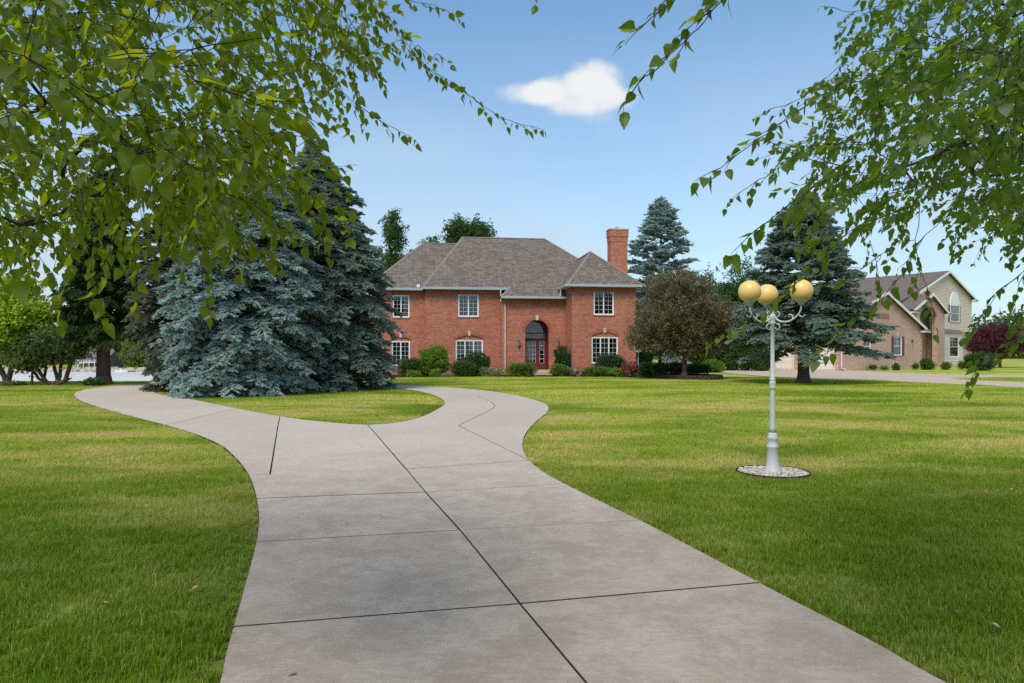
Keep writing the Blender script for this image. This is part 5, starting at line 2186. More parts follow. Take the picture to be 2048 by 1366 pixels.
def shrub(name, label, px0, px1, pyt, pyb, Y, mat, e=2.4, size=.055, group=None, seed=1, z0=0.0, lumpy=.07, dens=95, dep=None, open_=False, flowers=None, nfl=0, cat='shrub', aspect=.6):
    """shrub > twigs, an added dark core, foliage (leaf handfuls over an uneven rounded surface), blossoms"""
    r = np.random.default_rng(seed)
    cx = (px0 + px1) / 2
    X = (cx - CX) * Y / F
    w = (px1 - px0) * Y / F / 2
    h = EYE + (HY - pyt) * Y / F - z0
    d_ = dep or w
    root = empty(name, (X, Y, z0), label, cat, group)
    n = int(dens * 4 * (w * d_ + (w + d_) * h * .5) * (1.3 if not open_ else 1))
    n = max(120, min(n, 3500))
    D = r.normal(0, 1, (n, 3))
    D /= np.linalg.norm(D, axis=1, keepdims=True)
    Q = sup(D, e)
    ph = r.uniform(0, 6.28, 6)
    lum = 1 + lumpy * (np.sin(5 * D[:, 0] + ph[0]) * np.sin(4 * D[:, 1] + ph[1]) + np.sin(6 * D[:, 2] + 3 * D[:, 0] + ph[2])) + r.normal(0, lumpy * .5, n)
    dep_in = 1 - (r.random(n) ** 2) * (.18 if not open_ else .65)
    P = Q * (lum * dep_in)[:, None] * np.array([w, d_, h / 2]) + np.array([0, 0, h / 2])
    P = P[P[:, 2] > .02]
    n = len(P)
    mb = MB()
    for i in range(9 if not open_ else 16):
        a, q = r.uniform(0, 6.28), r.uniform(.2, .75)
        mb.tube([(0, 0, -.05), (.4 * w * q * math.cos(a), .4 * d_ * q * math.sin(a), h * .4), (w * q * math.cos(a), d_ * q * math.sin(a), h * r.uniform(.6, .85))], [.022, .015, .006], 4)
    mb.build('twigs', M['bark_brown'], root)
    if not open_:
        cm = MB()  # added solid dark core, keeps the shrub from being see-through
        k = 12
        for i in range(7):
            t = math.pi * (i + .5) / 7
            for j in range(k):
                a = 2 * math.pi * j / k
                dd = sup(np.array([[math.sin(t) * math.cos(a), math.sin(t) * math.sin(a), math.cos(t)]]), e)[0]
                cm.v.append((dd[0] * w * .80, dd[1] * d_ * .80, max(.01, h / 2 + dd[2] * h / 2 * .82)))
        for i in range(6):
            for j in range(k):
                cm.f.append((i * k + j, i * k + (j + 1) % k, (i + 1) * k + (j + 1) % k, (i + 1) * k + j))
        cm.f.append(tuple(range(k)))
        cm.build('dark_core', M['core'], root, smooth=True)
    scatter('foliage', P, r.uniform(0, 6.28, (n, 3)), r.uniform(.75, 1.3, n), small_leaves(mat, size, size * 1.3, aspect), root)
    if flowers:
        k = r.choice(np.where((P[:, 2] > h * .35) & (P[:, 1] < d_ * .4))[0], nfl)
        fp = P[k] * np.array([1.06, 1.08, 1.03])
        scatter('blossoms', fp, r.uniform(0, 6.28, (nfl, 3)), r.uniform(.7, 1.4, nfl), small_leaves(flowers, .075, .055, .9), root)
    return root


shrub('clipped_yew', 'dark clipped yew mound at the left end of the house bed', 797, 846, 717, 753, 45.4, 'yew', 3.0, .05, seed=1, dep=.8)
shrub('rounded_shrub', 'large yellow-green round shrub at the left corner of the house', 841, 896, 695, 748, 45.8, 'spirea', 2.2, .085, seed=2, lumpy=.13)
shrub('clipped_yew', 'barrel-shaped clipped yew in front of the lower left window', 903, 951, 723.5, 755, 44.4, 'yew', 3.2, .05, seed=3, dep=.8)
shrub('boxwood', 'dark round boxwood behind the barrel-shaped clipped yew', 921, 980, 708, 750, 46.0, 'box_dark', 2.5, .06, seed=4, lumpy=.09, dep=.9)
shrub('low_perennial', 'small bright green perennial at the left end of the bed', 812, 842, 741, 756, 44.0, 'spirea', 2.0, .07, seed=5, lumpy=.2, open_=True, cat='plant')
shrub('low_perennial', 'upright lime perennial between the round shrub and the barrel yew', 862, 882, 737, 757, 44.1, 'spirea', 2.0, .07, seed=6, lumpy=.2, open_=True, cat='plant')
shrub('low_perennial', 'pale grey-green perennial in front of the round shrub', 880, 912, 748, 757, 43.9, 'pale_leaf', 2.0, .08, seed=7, lumpy=.2, open_=True, cat='plant', aspect=.25)
shrub('flowering_perennial', 'pale pink flowering perennial left of the downspout', 960, 1010, 735, 755, 44.6, 'pale_leaf', 2.0, .075, seed=8, lumpy=.25, open_=True, flowers='pink', nfl=26, cat='plant', aspect=.3)
shrub('green_perennial', 'leafy green perennial right of the dark boxwood', 962, 984, 737, 754, 44.6, 'juniper', 2.0, .07, seed=9, lumpy=.2, open_=True, cat='plant')
shrub('mounded_juniper', 'bright green flat-topped juniper left of the front step', 1013, 1072, 727, 754, 44.9, 'juniper', 3.0, .075, seed=10, lumpy=.08, dep=.8, aspect=.22)
shrub('rhododendron', 'tall dark shrub with pale buds right of the front door', 1109, 1139, 694, 737, 47.4, 'box_dark', 2.3, .075, seed=11, lumpy=.14, dep=.5)
shrub('low_shrub', 'low green shrub right of the front step', 1102, 1136, 730, 752, 45.4, 'juniper', 2.6, .07, seed=12, lumpy=.1, dep=.6)
shrub('low_shrub', 'grey-green low shrub beside the pink flowers', 1134, 1153, 735, 752, 45.4, 'pale_leaf', 2.3, .06, seed=13, lumpy=.12, dep=.5)
shrub('flowering_perennial', 'pink and white flower clump below the rhododendron', 1150, 1171, 737, 751, 44.5, 'pale_leaf', 2.0, .06, seed=14, lumpy=.2, open_=True, flowers='pink', nfl=46, cat='plant')
shrub('low_hedge', 'low spreading green hedge under the right wing', 1163, 1220, 735, 752, 44.7, 'juniper', 2.8, .065, seed=15, lumpy=.12, dep=.6)
shrub('boxwood', 'dark boxwood under the right lower window', 1191, 1250, 708, 742, 46.0, 'box_dark', 2.8, .06, seed=16, lumpy=.07, dep=.7)
shrub('low_perennial', 'fresh green perennial between the hedge and the roses', 1218, 1250, 736, 752, 44.4, 'spirea', 2.0, .075, seed=17, lumpy=.2, open_=True, cat='plant')
shrub('rose_bush', 'crimson rose bush at the right corner of the brick house', 1246, 1284, 724, 752, 44.0, 'box_dark', 2.1, .06, seed=18, lumpy=.2, open_=True, flowers='red', nfl=70, cat='plant')
shrub('low_perennial', 'yellow-green tuft at the left end of the raised bed', 1283, 1304, 742, 754, 42.3, 'spirea', 2.0, .09, seed=19, lumpy=.2, open_=True, cat='plant', aspect=.2)
for i, (a, b, lab) in enumerate(((1277, 1306, 'clipped yew at the left end of the hedge under the crabapple'), (1302, 1337, 'second clipped yew of the hedge under the crabapple'),
                                 (1335, 1372, 'clipped yew of the hedge behind the crabapple trunk'), (1368, 1420, 'clipped yew at the right end of the hedge under the crabapple'))):
    shrub('hedge_yew', lab, a, b, 725.5 + (2 if i == 3 else 0), 750, 41.6 + (.8 if i == 0 else 0), 'yew', 4.0, .05, 'clipped hedge under the crabapple', 30 + i, .25 if i else .05, .04, dep=.55)
shrub('tall_shrub', 'dark evergreen shrub behind the satellite dish', 1276, 1305, 660, 735, 53, 'box_dark', 2.3, .09, seed=40, lumpy=.15)
for i, (a, b, t, Y, lab) in enumerate(((1384, 1428, 650, 60, 'dark spreading evergreen right of the crabapple trunk'), (1428, 1480, 634, 61, 'tall rounded arborvitae left of the lamp post'),
                                       (1474, 1514, 655, 60, 'arborvitae just behind the lamp post, left one'), (1506, 1545, 668, 59, 'arborvitae beside the white garage door'))):
    shrub('arborvitae', lab, a, b, t, 738, Y, 'yew', 2.4, .12, 'evergreens between the houses', 50 + i, 0, .10, dens=60)
# purple maple and planting at the neighbour's
p = gp(2000, 735)
broadleaf('purple_maple', 'dark purple Japanese maple in front of the siding house on the right', 'tree', (p[0], p[1], 0),
          [(0, 0, 3.3, 2.6, 2.2, 1.3, 2), (-1.9, 0, 2.6, 1.4, 1.6, .9, 1), (1.6, 0, 2.8, 1.6, 1.6, 1.1, 1.2), (0, 0, 2.1, 2.4, 2, .7, 1)], 420, C_PURP, M['bark_dark'], .14, .9, 10, .22, (.8, 1.4), seed=61, bf=.3)
shrub('boxwood', 'dark round boxwood left of the purple maple', 1935, 1985, 706, 736, 61, 'box_dark', 2.3, .09, seed=62, dens=60)
for i, (a, b, t, m_, lab) in enumerate(((1737, 1754, 729, 'spirea', 'small bright shrub left of the shuttered ground-floor window'), (1762, 1776, 732, 'spirea', 'tiny shrub under the shuttered window'),
                                        (1787, 1798, 728, 'yew', 'small dark shrub by the thin downspout'), (1824, 1838, 726, 'spirea', 'small bright shrub near the brick quoins'),
                                        (1843, 1862, 718, 'yew', 'dark rounded shrub left of the arched porch'), (1848, 1870, 722, 'spirea', 'largest bright green shrub before the arched porch'),
                                        (1884, 1900, 725, 'juniper', 'bright shrub before the brick column'), (1916, 1932, 722, 'spirea', 'bright shrub right of the bay window'))):
    shrub('foundation_shrub', lab, a, b, t, 739, 60.5 + (1.6 if i < 3 else 3.4), m_, 2.2, .09, "shrubs along the neighbour's wall", 70 + i, 0, .12, dens=60)
shrub('ground_cover', 'low leafy hedge at the far edge of the crabapple lawn', 1405, 1445, 722, 741, 55, 'juniper', 2.6, .09, seed=90, dep=.8)
shrub('bank_bush', 'low leafy bush at the foot of the bare-trunk spruce', 172, 205, 760, 772, 31.8, 'maple_leaf', 2.2, .09, seed=91)
shrub('bank_bush', 'low green bush at the left lake bank', 8, 44, 765, 773, 32.0, 'olive_leaf', 2.4, .07, seed=92)

# ------------------------------------------------------------------ raised bed wall, block by block
rb_o = empty('raised_bed', (float(RING[:, 0].mean()), float(RING[:, 1].mean()), 0), 'raised mulch bed edged with dark stacked blocks around the crabapple', 'flower bed')
rc = np.array(rb_o.location[:2])
mb = MB()
mb.poly([(p[0] - rc[0], p[1] - rc[1], .235) for p in shrink(RING, .12)])
mb.build('mulch', M['mulch'], rb_o)
cum = np.concatenate([[0], np.cumsum(np.hypot(*np.diff(np.vstack([RING, RING[:1]]), axis=0).T))])
ring2 = np.vstack([RING, RING[:1]])


def on_ring(s):
    s = s % cum[-1]
    i = int(np.searchsorted(cum, s, 'right') - 1)
    i = min(i, len(RING) - 1)
    t = (s - cum[i]) / (cum[i + 1] - cum[i] + 1e-9)
    p = ring2[i] + (ring2[i + 1] - ring2[i]) * t
    d = ring2[i + 1] - ring2[i]
    return p, math.atan2(d[1], d[0])


def rough_block(seed, lx, ly, lz):
    bm = bmesh.new()
    bmesh.ops.create_cube(bm, size=1)
    bmesh.ops.bevel(bm, geom=bm.edges[:], offset=.07, segments=1, affect='EDGES')
    r = np.random.default_rng(seed)
    for v in bm.verts:
        v.co.x = v.co.x * lx + r.normal(0, .006)
        v.co.y = v.co.y * ly + r.normal(0, .010)
        v.co.z = v.co.z * lz + r.normal(0, .004)
    me = bpy.data.meshes.new('stone_block')
    bm.to_mesh(me)
    bm.free()
    me.materials.append(M['block'])
    return me


blk = [rough_block(s, .29, .20, .118) for s in range(5)]
for c in range(2):
    s = .15 * c
    n = int(cum[-1] / .30)
    for i in range(n):
        p, a = on_ring(s + i * cum[-1] / n)
        o = link('stone_block', blk[random.randrange(5)], rb_o)
        o.location = (p[0] - rc[0], p[1] - rc[1], .055 + c * .122)
        o.rotation_euler = (0, 0, a + random.uniform(-.04, .04))

# ------------------------------------------------------------------ satellite dish by the house corner
p = at(1276.5, 697, 45.6)
dish = empty('satellite_dish', (p.x, p.y, 0), 'small grey satellite dish on a thin pole at the house corner', 'satellite dish')
mb = MB()
mb.tube([(.02, .12, -.1), (.02, .12, p.z - .1), (0, .04, p.z)], .022, 8)
mb.build('pole', M['gutter'], dish)
mb = MB()
dn = Vector((-.10, -.94, .33)).normalized()
du = Vector((1, 0, 0)).cross(dn).normalized() * -1
dr_ = dn.cross(du).normalized()
prof = [(0, .0), (.12, .012), (.22, .04), (.30, .075), (.305, .06), (.21, .02), (.0, -.02)]
k = 22
for (r_, h_) in prof:
    for j in range(k):
        a = 2 * math.pi * j / k
        mb.v.append(tuple(Vector((0, 0, p.z)) + dr_ * (r_ * math.cos(a)) + du * (r_ * 1.05 * math.sin(a)) + dn * h_))
for i in range(len(prof) - 1):
    for j in range(k):
        mb.f.append((i * k + j, i * k + (j + 1) % k, (i + 1) * k + (j + 1) % k, (i + 1) * k + j))
mb.build('reflector', paint('dish_grey', (0.17, 0.17, 0.18), .5, .08, 4), dish, smooth=True)
mb = MB()
c_ = Vector((0, 0, p.z))
mb.bar(c_ - du * .30 + dn * .05, c_ + dn * .36 - du * .1, .022)
mb.box(-.05 + (c_ + dn * .36).x, .05 + (c_ + dn * .36).x, (c_ + dn * .36).y - .05, (c_ + dn * .36).y + .05, p.z + .02, p.z + .10)
mb.build('feed_arm', M['gutter'], dish)

# ------------------------------------------------------------------ three-globe lamp post in its pebble ring
lt = NT('weathered_white_paint')
f1 = lt.noise(22, 6, .7, lt.obj())
mpz = lt.n('Mapping')
mpz.inputs['Scale'].default_value = (60, 60, 5)
lt.l(lt.obj(), mpz.inputs[0])
f2 = lt.noise(1.0, 5, .7, mpz.outputs[0])
c_ = lt.mix(lt.rng(f1, .50, .66, 0, .45), (.44, .46, .44), (.26, .28, .26))
c_ = lt.mix(lt.rng(f2, .60, .74, 0, .6), c_, (.17, .16, .13))
lt.base(c_, .55, .4)
M['lamp_paint'] = lt.m
gl = NT('amber_globe')
gl.base((.76, .51, .17), .38, .45)
gl.b.inputs['Subsurface Weight'].default_value = .25
gl.b.inputs['Subsurface Radius'].default_value = (.06, .03, .01)
M['globe'] = gl.m
lamp = empty('lamp_post', (LAMP[0], LAMP[1], 0), 'white cast lamp post with three amber globes standing on the right lawn', 'lamp post')
K = .002076
zz = lambda y: (1255 - y) * K
mb = MB()
mb.lathe([(53 * K, -.06), (53 * K, zz(1250)), (50 * K, zz(1236)), (44 * K, zz(1226)), (41 * K, zz(1216)), (38 * K, zz(1205)), (31 * K, zz(1108)), (35 * K, zz(1102)), (35 * K, zz(1092)), (29 * K, zz(1084)),
          (25 * K, zz(1070)), (29 * K, zz(1056)), (32 * K, zz(1046)), (32 * K, zz(1038)), (25 * K, zz(1032)), (27 * K, zz(1022)), (20 * K, zz(1012))], 48, (0, 0, 0), .16, (zz(1204), zz(1110)), 12)
mb.build('base', M['lamp_paint'], lamp, smooth=True)
mb = MB()
mb.lathe([(20 * K, zz(1012)), (18.5 * K, zz(985)), (16.5 * K, zz(900)), (14.5 * K, zz(760)), (15 * K, zz(746)), (19 * K, zz(742)), (19 * K, zz(736)), (16 * K, zz(730)), (20 * K, zz(716)), (19 * K, zz(704)),
          (15 * K, zz(697)), (18 * K, zz(692)), (18 * K, zz(686)), (12.5 * K, zz(680)), (12.0 * K, zz(520)), (11.5 * K, zz(360)), (16 * K, zz(356)), (19 * K, zz(346)), (15 * K, zz(336)),
          (19 * K, zz(322)), (23 * K, zz(312)), (17 * K, zz(300)), (9 * K, zz(288)), (11 * K, zz(280)), (4 * K, zz(268)), (2 * K, zz(262))], 24)
mb.build('column', M['lamp_paint'], lamp, smooth=True)
AZ = [R(200), R(320), R(80)]
zg = 2.27


def scroll(mb, c, r, a0, a1, rad, ca, sa, n=12, shrink_=.55):
    pts = []
    for i in range(n + 1):
        t = i / n
        a = a0 + (a1 - a0) * t
        rr = r * (1 - shrink_ * t)
        x, z = c[0] + rr * math.cos(a), c[1] + rr * math.sin(a)
        pts.append((x * ca, x * sa, z))
    mb.tube(pts, [rad * (1 - .35 * i / n) for i in range(n + 1)], 6)


for a in AZ:
    ca, sa = math.cos(a), math.sin(a)
    mb = MB()
    pr = [(.03, 1.955), (.07, 1.915), (.13, 1.895), (.20, 1.90), (.265, 1.935), (.32, 1.99), (.345, 2.05), (.35, 2.115)]
    cv = catmull([np.array(q) for q in pr], 4)
    mb.tube([(x * ca, x * sa, z) for x, z in cv], [.0135 - .003 * i / len(cv) for i in range(len(cv))], 7)
    scroll(mb, (.205, 1.955), .055, -1.6, 2.2, .009, ca, sa)
    scroll(mb, (.37, 1.985), .045, -2.9, -.2, .008, ca, sa)
    scroll(mb, (.055, 1.83), .045, 1.8, -3.3, .008, ca, sa)
    scroll(mb, (.055, 2.0), .042, -1.8, 2.6, .008, ca, sa)
    arm = mb.build('arm', M['lamp_paint'], lamp, smooth=True)
    mb = MB()
    gx_, gy_ = .35 * ca, .35 * sa
    mb.lathe([(.022, -.165), (.035, -.155), (.048, -.125), (.066, -.118), (.068, -.095), (.062, -.094)], 20, (gx_, gy_, zg - .012))
    mb.build('fitter', M['lamp_paint'], lamp, smooth=True)
    mb = MB()
    pf = [(.138 * math.sin(t), -.138 * math.cos(t)) for t in np.linspace(.42, math.pi - .01, 22)]
    mb.lathe(pf, 36, (gx_, gy_, zg))
    mb.build('globe', M['globe'], lamp, smooth=True)

peb = empty('pebble_ring', (LAMP[0], LAMP[1], 0), 'ring of pale rounded pebbles around the foot of the lamp post', 'pebbles')
mb = MB()
mb.lathe([(.43, -.04), (.43, -.004), (.02, .004)], 40)
mb.build('soil', M['mulch'], peb)
mb = MB()
for i in range(60):
    a0_, a1_ = 2 * math.pi * i / 60, 2 * math.pi * (i + 1) / 60
    mb.bar((.435 * math.cos(a0_), .435 * math.sin(a0_), .0), (.435 * math.cos(a1_), .435 * math.sin(a1_), .0), .012, .05)
mb.build('edging', M['joint'], peb)
pt = NT('pebble')
oi = pt.n('ObjectInfo').outputs['Random']
cr = pt.n('ValToRGB')
pt.l(oi, cr.inputs[0])
for i, (q, c) in enumerate(((0, (.30, .25, .21)), (.25, (.46, .40, .34)), (.5, (.58, .53, .47)), (.75, (.40, .33, .30)), (1, (.52, .44, .37)))):
    e = cr.color_ramp.elements[i] if i < 2 else cr.color_ramp.elements.new(q)
    e.position = q
    e.color = (*c, 1)
cr.color_ramp.interpolation = 'LINEAR'
pt.base(pt.mix(pt.rng(pt.noise(40, 4, .6, pt.obj()), .4, .7, 0, .4), cr.outputs[0], (.24, .21, .19)), .8, .25)
pms = []
for s in range(6):
    bm = bmesh.new()
    bmesh.ops.create_icosphere(bm, subdivisions=2, radius=1)
    r = np.random.default_rng(s)
    sc_ = r.uniform([.9, .65, .45], [1.2, .95, .65])
    ph = r.uniform(0, 6, 3)
    for v in bm.verts:
        k_ = 1 + .13 * math.sin(2.3 * v.co.x + ph[0]) + .10 * math.sin(2.9 * v.co.y + ph[1])
        v.co = Vector((v.co.x * sc_[0] * k_, v.co.y * sc_[1] * k_, v.co.z * sc_[2]))
    me = bpy.data.meshes.new('pebble')
    bm.to_mesh(me)
    bm.free()
    me.polygons.foreach_set('use_smooth', [True] * len(me.polygons))
    me.materials.append(pt.m)
    pms.append(me)
placed = []
r = np.random.default_rng(3)
for _ in range(9000):
    rr_, a = .415 * math.sqrt(r.random()), r.uniform(0, 6.28)
    s = r.uniform(.017, .034)
    if rr_ < .10 + s:
        continue
    x, y = rr_ * math.cos(a), rr_ * math.sin(a)
    if all((x - q[0]) ** 2 + (y - q[1]) ** 2 > ((s + q[2]) * .78) ** 2 for q in placed):
        placed.append((x, y, s))
        o = link('pebble', pms[r.integers(6)], peb)
        o.location = (x, y, .004 + s * .42)
        o.scale = (s, s, s)
        o.rotation_euler = (r.normal(0, .2), r.normal(0, .2), r.uniform(0, 6.28))
    if len(placed) > 285:
        break

# ------------------------------------------------------------------ across the lake
def far_house(name, label, X, Y, z, w, d, h, rh, wallm, roofm, wins, white_room=False):
    o = empty(name, (X, Y, z), label, 'house')
    mb = MB()
    mb.box(-w / 2, w / 2, 0, d, -.3, h)
    mb.v += [(-w / 2, .0, h), (w / 2, .0, h), (w / 2, d, h), (-w / 2, d, h)]
    mb.poly([(-w / 2, 0, h), (-w / 2, d / 2, h + rh), (-w / 2, d, h)])
    mb.poly([(w / 2, 0, h), (w / 2, d / 2, h + rh), (w / 2, d, h)])
    mb.build('wall', wallm, o)
    rb = MB()
    e = .5
    t = rh / (d / 2)
    for sg in (0, 1):
        y0_, y1_ = (-e, d / 2) if not sg else (d + e, d / 2)
        rb.poly([(-w / 2 - e, y0_, h - e * t + .1), (w / 2 + e, y0_, h - e * t + .1), (w / 2 + e, y1_, h + rh + .1), (-w / 2 - e, y1_, h + rh + .1)])
        rb.poly([(-w / 2 - e, y0_, h - e * t - .1), (w / 2 + e, y0_, h - e * t - .1), (w / 2 + e, y0_, h - e * t + .1), (-w / 2 - e, y0_, h - e * t + .1)])
    rb.build('roof', roofm, o, uv=True)
    for (x, zc, ww, hh) in wins:
        wb_ = MB()
        wb_.box(x - ww / 2 - .12, x + ww / 2 + .12, -.08, -.01, zc - hh / 2 - .12, zc + hh / 2 + .12)
        wo = wb_.build('window', M['white'], o)
        pb = MB()
        pb.box(x - ww / 2, x + ww / 2, -.10, -.075, zc - hh / 2, zc + hh / 2)
        pb.build('pane', M['room'], wo)
    return o


grey_wall = paint('grey_clapboard', (.20, .20, .21), .7, .1, .5)
blue_wall = paint('blue_clapboard', (.10, .15, .28), .7, .1, .5)
pale_wall = paint('pale_clapboard', (.52, .53, .54), .7, .06, .5)
p = at(184, 741, 216)
fh = far_house('lake_house', 'grey two-storey house with brown roof across the lake', p.x, p.y, -3.4, 10.5, 8, 4.0, 2.4, grey_wall, M['shingle2'],
               ((-3.6, 1.1, 1.2, 1.3), (-2.0, 1.1, 1.2, 1.3), (.0, 1.1, 1.6, 1.8), (3.0, 1.1, 1.2, 1.3), (-2.4, 3.1, 1.5, 1.3), (.1, 3.1, 1.3, 1.3), (3.2, 3.1, 1.2, 1.2)))
mb = MB()
mb.box(-3.6, 1.8, -1.6, -.15, 1.95, 2.15)
for x in (-3.5, -1.7, .0, 1.7):
    mb.box(x - .07, x + .07, -1.55, -1.4, 0, 3.0)
mb.build('deck', M['white'], fh)
p = at(306, 735, 222)
far_house('lake_house', 'small blue house across the lake beside the spruce', p.x, p.y, -3.4, 5, 6, 4.2, 2.2, blue_wall, M['shingle2'], ((-1.2, 1.4, 1.0, 1.2), (1.2, 1.4, 1.0, 1.2), (0, 3.3, 1.2, 1.0)))
p = at(1432, 716, 125)
wh = far_house('far_house', 'pale house with a columned porch seen between the trees behind the crabapple', p.x, p.y, .0, 9, 8, 4.6, 2.4, pale_wall, M['shingle2'],
               ((-3, .9, 1.1, 1.3), (-1.2, .9, 1.1, 1.5), (.6, .9, 1.1, 1.5), (2.6, .9, 1.1, 1.3), (-2.6, 3.2, 1.0, 1.1), (0, 3.2, 1.0, 1.1), (2.6, 3.2, 1.0, 1.1)))
mb = MB()
mb.box(-4.6, 4.6, -2.2, -.15, 2.1, 2.3)
for x in (-4.4, -2.6, -.8, 1.0, 2.8, 4.4):
    mb.box(x - .09, x + .09, -2.15, -1.97, 0, 2.1)
mb.build('porch', paint('porch_red_trim', (.45, .30, .27), .6), wh)

for i, (px, w, lab) in enumerate(((243, 3.6, 'small white boat moored below the willow across the lake'), (309, 4.2, 'white boat at the far shore beside the spruce'))):
    Y = 203
    X = (px - CX) * Y / F
    bo = empty('boat', (X, Y, WATER_Z), lab, 'boat', 'boats at the far shore')
    mb = MB()
    st2 = [(-w / 2, .55, .62), (-w / 4, .75, .60), (w / 5, .72, .64), (w / 2.5, .40, .72), (w / 2, .03, .80)]
    for (x, hw, hz) in st2:
        mb.v += [(x, -hw, hz), (x, -hw * .7, -.15), (x, hw * .7, -.15), (x, hw, hz)]
    for q in range(4):
        for j in range(3):
            mb.f.append((q * 4 + j, q * 4 + 4 + j, q * 4 + 5 + j, q * 4 + 1 + j))
    mb.f.append((0, 1, 2, 3))
    mb.build('hull', M['white'], bo)
    mb = MB()
    mb.box(-w * .1, w * .12, -.5, .5, .45, 1.0)
    mb.build('console', M['gutter'], bo)

rk_m = paint('shore_stone', (.42, .36, .29), .9, .25, .6)
mb = MB()
r = np.random.default_rng(9)
for i in range(170):
    px = r.uniform(-60, 330)
    Y = r.uniform(203.2, 206.5)
    X = (px - CX) * Y / F
    s = r.uniform(.5, 1.3)
    z = WATER_Z + (Y - 203) * .30
    k = len(mb.v)
    for (dx_, dy_, dz_) in ((-1, -1, -.3), (1, -1, -.3), (1, 1, -.3), (-1, 1, -.3), (-.7, -.6, .45), (.6, -.7, .5), (.7, .6, .4), (-.6, .7, .5)):
        mb.v.append((X + dx_ * s * r.uniform(.7, 1.1), Y + dy_ * s * .6, z + dz_ * s * r.uniform(.7, 1.1)))
    mb.f += [(k + a, k + b, k + c, k + d) for a, b, c, d in ((4, 5, 6, 7), (0, 1, 5, 4), (1, 2, 6, 5), (2, 3, 7, 6), (3, 0, 4, 7))]
so_ = mb.build('shore_rocks', rk_m)
tag(so_, 'pale rocks along the far shore of the lake', 'rocks', kind='stuff')

# far trees
p = at(283, 740, 219)
broadleaf('willow_tree', 'yellow-green willow on the far shore right of the bare trunk', 'tree', (p.x, p.y, -3.4), [(0, 0, 6, 5.5, 4, 4.6, 2), (-2, 0, 4, 4, 3, 3, 1), (3, 0, 4.5, 4, 3, 3.4, 1)], 220, C_WILL, M['bark_dark'], .4, 2.5, 8, .9, (.7, 1.2), seed=71, group='far shore trees')
p = at(228, 740, 232)
broadleaf('willow_tree', 'green tree on the far shore behind the bare trunk', 'tree', (p.x, p.y, -3.2), [(0, 0, 7, 5, 4, 5, 2), (3, 0, 5, 4, 3, 3.4, 1)], 170, C_WILL, M['bark_dark'], .4, 2.5, 8, .9, (.7, 1.2), seed=72, group='far shore trees')
r = np.random.default_rng(77)
n = 15000
X = r.uniform(-330, 20, n)
Y = 236 + r.uniform(0, 46, n)
top = 11 + 3.4 * np.sin(X * .11) + 2.2 * np.sin(X * .31 + 1) + (Y - 236) * .06
Z = -3.4 + r.random(n) ** .7 * top
P1 = np.stack([X, Y, Z], 1)
n2 = 12000
X = r.uniform(30, 420, n2)
Y = 190 + r.uniform(0, 40, n2)
top = 9.5 + 3 * np.sin(X * .13) + 2 * np.sin(X * .29 + 1)
P2 = np.stack([X, Y, r.random(n2) ** .8 * top], 1)
n3 = 6000
X = r.uniform(-40, 40, n3)
Y = 215 + r.uniform(0, 30, n3)
P3 = np.stack([X, Y, r.random(n3) ** .8 * (9 + 2 * np.sin(X * .2))], 1)
PF = np.concatenate([P1, P2, P3])
fw_o = scatter('far_wood', PF, r.uniform(0, 6.28, (len(PF), 3)), r.uniform(.9, 2.0, len(PF)), C_FAR)
tag(fw_o, 'distant green wood along the far shore and behind the houses', 'wood')

# ------------------------------------------------------------------ the two trees whose branches hang into the picture
def leaf_mesh(name, mat, seed, wid=.36, fold=.16, curl=.16, n=9):
    """serrate ovate leaf of unit length along +X, folded on its midrib, drooping to a drawn-out tip, with a stalk"""
    r = np.random.default_rng(seed)
    V, Q = [], []
    tw = r.normal(0, .10)
    for i in range(n):
        t = i / (n - 1)
        w = wid * (math.sin(math.pi * min(1, t * 1.02) ** .62) ** .85) * (1 - .25 * t) if 0 < t < 1 else .0
        w = max(w, .006)
        if 0 < i < n - 1:
            w *= 1.06 if i % 2 else .93
        zc = -curl * t * t + .02 * math.sin(6 * t)
        for sg in (-1, 0, 1):
            zz_ = zc + (fold * w if sg else 0) + sg * tw * w + (.05 * w * math.sin(9 * t + sg) if sg else 0)
            V.append((t + (-.03 if sg and i % 2 else 0), sg * w, zz_))
    for i in range(n - 1):
        for j in (0, 1):
            a = i * 3 + j
            Q.append((a, a + 3, a + 4, a + 1))
    k = len(V)
    V += [(-.26, -.010, .06), (-.26, .010, .06), (.02, .012, .0), (.02, -.012, .0)]
    Q.append((k, k + 1, k + 2, k + 3))
    return np.array(V), np.array(Q)


def proj(P):
    Y = np.maximum(P[:, 1], .05)
    return CX + P[:, 0] * F / Y, HY - (P[:, 2] - EYE) * F / Y


def in_poly(poly, n, r):
    poly = np.array(poly, float)
    lo, hi = poly.min(0), poly.max(0)
    out = []
    while len(out) < n:
        q = r.uniform(lo, hi, (n * 2, 2))
        q = q[inside(poly, q[:, 0], q[:, 1])]
        out += list(q)
    return np.array(out[:n])


def lift(px, Y):
    return np.stack([(px[:, 0] - CX) * Y / F, Y, EYE + (HY - px[:, 1]) * Y / F], 1)


